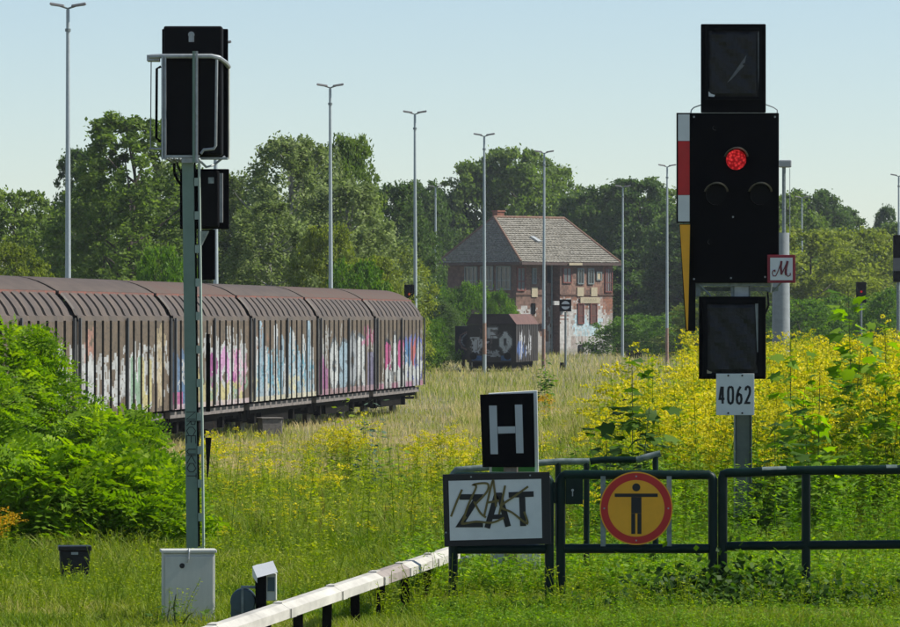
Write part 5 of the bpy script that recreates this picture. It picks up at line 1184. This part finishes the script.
def bigleaf(seed, H=1.6, n=46, L=.13, shape='lobed', narrow=.10):
    r = np.random.default_rng(seed); vg = Veg(); ns = 3
    for s_ in range(ns):
        a = r.uniform(0, 6.28); tip = np.array([math.cos(a)*.16*(s_ > 0), math.sin(a)*.16*(s_ > 0), H*(1-.22*s_)]); mid = tip*.5+r.normal(0, .03, 3); stem_quads(vg, [(0, 0, 0), mid, tip], .014, .006, .4, 1)
        m_ = n//ns
        for k in range(m_):
            f = r.uniform(.22, 1); c0 = (mid*f*2 if f < .5 else mid+(tip-mid)*(f-.5)*2); b = r.uniform(0, 6.28); out = narrow*r.uniform(.5, 1.6); d = np.array([math.cos(b), math.sin(b), r.uniform(-.5, .25)]); c = c0+d*out
            u = d/np.linalg.norm(d); v = np.cross(u, np.array([0, 0, 1.])+.35*r.standard_normal(3)); v /= np.linalg.norm(v); l = L*r.uniform(.6, 1.15); stem_quads(vg, [c0, c], .004, .003, .4, 1)
            tone = float(np.clip(r.normal(.5, .2), 0, 1))
            if shape == 'lobed':
                pts = [(0, 0), (.15, .42), (.42, .30), (.62, .5), (.70, .16), (1, 0), (.70, -.16), (.62, -.5), (.42, -.30), (.15, -.42)]
                V = np.array([c+u*p[0]*l+v*p[1]*l+np.array([0, 0, -.12*l*abs(p[1])*2]) for p in pts]); F = np.array([[0, 1, 2, 2], [0, 2, 8, 8], [0, 8, 9, 9], [2, 3, 4, 4], [2, 4, 6, 8], [6, 7, 8, 8], [4, 5, 6, 6]])
                F = np.array([[0, 1, 2, 5], [0, 5, 8, 9], [2, 3, 4, 5], [5, 6, 7, 8]])
            else:
                V = np.array([c, c+u*l*.45+v*l*.26, c+u*l, c+u*l*.45-v*l*.26]); F = np.array([[0, 1, 2, 3]])
            vg.add(V, F, tone, 0)
    return vg.arr()
for px, Z, H, sh, mt, lab in ((632, 48, 1.85, 'lobed', 'maple', 'dark maple sapling with drooping lobed leaves behind the barrier gate'), (606, 49, 1.35, 'lobed', 'maple', 'smaller dark maple sapling left of the taller one behind the gate'),
    (373, 84, 1.6, 'leaf', 'bluegreen', 'tall blue-green leafy weed right of the meadow goldenrod'), (345, 90, 1.75, 'leaf', 'goldleaf', 'tall thin yellow green weed before the train bogies'), (398, 78, .95, 'leaf', 'weed', 'green weed between the blue-green plant and the yellow flowers'),
    (545, 190, 1.9, 'leaf', 'bright', 'bright green sapling growing before the signal box meadow'), (848, 52, 2.45, 'lobed', 'maple_bright', 'tall bright maple shoot rising from the goldenrod at right'), (790, 51, 2.05, 'lobed', 'maple_bright', 'bright maple shoot in front of the thick grey mast'),
    (885, 51, 2.05, 'lobed', 'maple_bright', 'bright leafy shoot at the right picture edge'), (775, 47, 1.3, 'lobed', 'maple', 'dark leafy shoot below the number plate, right of the post'), (820, 49, 1.75, 'lobed', 'maple_bright', 'leafy shoot over the middle barrier post'), (866, 53, 2.15, 'leaf', 'bright', 'slim green shoot next to the tall maple shoot'),
    (470, 60, .6, 'leaf', 'brown', 'browning dock plant left of the ZAT board top'), (428, 56, .45, 'leaf', 'brown', 'low brownish weed above the white trunking'), (176, 35.4, .26, 'lobed', 'maple', 'small vine plant in front of the grey cabinet')):
    L = .175 if sh == 'lobed' else .14
    if H < .3: L = .055
    place('leafy_plant', bigleaf(int(px), H, int(80*H)+20, L*(1.8 if Z > 150 else 1), sh), px, Z, 1.0, lab, 'plant', [L_[mt], M['stem']], 'single leafy plants in the yard')
# weeds at the barrier foot, the shade there put into dark leaf colour
def shade_weeds(px, Z, w_, h, n, lab):
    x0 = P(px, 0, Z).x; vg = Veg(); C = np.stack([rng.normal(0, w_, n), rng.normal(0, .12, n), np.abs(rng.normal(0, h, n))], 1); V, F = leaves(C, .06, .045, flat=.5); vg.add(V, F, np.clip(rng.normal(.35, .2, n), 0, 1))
    o = vg.build('shade_weed_clump', [L_['maple']]); o.location = (x0, Z, gz(x0, Z)); tag(o, lab, 'plant', kind='stuff')
shade_weeds(722, 37.9, .30, .15, 2000, 'heap of weeds toned dark for shade at the foot of the joint between both barriers'); shade_weeds(800, 37.5, .65, .10, 2600, 'low weeds toned dark for shade under the right barrier'); shade_weeds(600, 37.2, .6, .05, 1100, 'creeping weeds toned dark for shade under the round sign')
# robinia bush at left
def robinia(seed, Wd, H, nfr, D=1.6):
    r = np.random.default_rng(seed); st = Veg(); cr = Veg(); Cs = []; us = []; vs = []; Ls = []; Ts = []
    for k in range(9):
        a = r.uniform(0, 6.28); tip = np.array([math.cos(a)*Wd*.4, math.sin(a)*D*.4, H*r.uniform(.6, .95)]); stem_quads(st, [(0, 0, 0), tip*[.4, .4, .6], tip], .03, .008, .4, 0)
    n = nfr; a = r.uniform(0, 6.28, n); z = r.random(n)**.8; sh = np.sqrt(np.clip(1-(z*1.0-.30)**2/.55, .04, 1)); lump = 1+.18*np.sin(a*4+seed)+.16*np.sin(z*11+a*2+seed)
    rr = sh*lump*(.35+.65*r.random(n)**.45); c = np.stack([np.cos(a)*rr*Wd/2, np.sin(a)*rr*D/2, z*H*(1+.08*np.sin(a*3))], 1)
    dirv = np.stack([np.cos(a)*.9+r.normal(0, .5, n), np.sin(a)*.9+r.normal(0, .5, n), r.normal(.25, .45, n)], 1); dirv /= np.linalg.norm(dirv, axis=1)[:, None]
    side = np.cross(dirv, [0, 0, 1.]+.45*r.standard_normal((n, 3))); side /= np.linalg.norm(side, axis=1)[:, None]; FL_ = .30*r.uniform(.7, 1.25, n); tn = np.clip(r.normal(.48, .16, n)+.15*(z-.5), 0, 1)
    np_ = 7
    for j in range(np_):
        f = (j+.6)/np_; base = c+dirv*(FL_*f)[:, None]; base[:, 2] -= FL_*f*f*.28
        for sg in (-1, 1):
            u = side*sg+dirv*.25; u /= np.linalg.norm(u, axis=1)[:, None]; ll = .072*(1-.35*abs(f-.5)); C = base+u*ll*.55; vv = dirv-u*np.sum(dirv*u, 1)[:, None]; vv /= np.linalg.norm(vv, axis=1)[:, None]; vv = vv+.25*r.standard_normal((n, 3))
            V, F = leaves(C, ll, .036, u, vv); cr.add(V, F, np.clip(tn+r.normal(0, .06, n), 0, 1))
    return st, cr
for px, Z, Wd, H, nf, seed, lab in ((4, 68, 1.9, 2.35, 2900, 1, 'big bright green bush with feathery leaves at the left picture edge'), (108, 64, 1.55, 1.28, 1700, 2, 'bright feathery bush between the picture edge bush and the post'), (78, 47.5, 1.75, 1.0, 2700, 3, 'lower front part bush above the small black box'), (-50, 60, 1.9, 1.9, 1400, 5, 'feathery bush mostly outside the left edge'), (152, 50, .55, .85, 900, 6, 'small feathery bush just left of the green post')):
    x = P(px, 0, Z).x; t = thing('feathery_bush', (x, Z, gz(x, Z)-.05), lab, 'bush', 'bright feathery bushes at left'); st, cr = robinia(seed, Wd, H, nf); st.build('stems', [M['stem_brown']], t); cr.build('foliage', [L_['robinia']], t)
# ---- haze
hz = MB(); hz.box(-400, 420, -60, 700, -1.2, 60)
hm = bpy.data.materials.new('haze'); hm.use_nodes = True; n_ = hm.node_tree; n_.nodes.clear(); ou = n_.nodes.new('ShaderNodeOutputMaterial'); pv = n_.nodes.new('ShaderNodeVolumePrincipled')
pv.inputs['Color'].default_value = (.86, .93, 1, 1); pv.inputs['Density'].default_value = .00011; pv.inputs['Anisotropy'].default_value = .2; n_.links.new(pv.outputs[0], ou.inputs['Volume'])
tag(hz.build('haze', hm), 'thin pale summer haze over the yard', 'haze', kind='stuff')
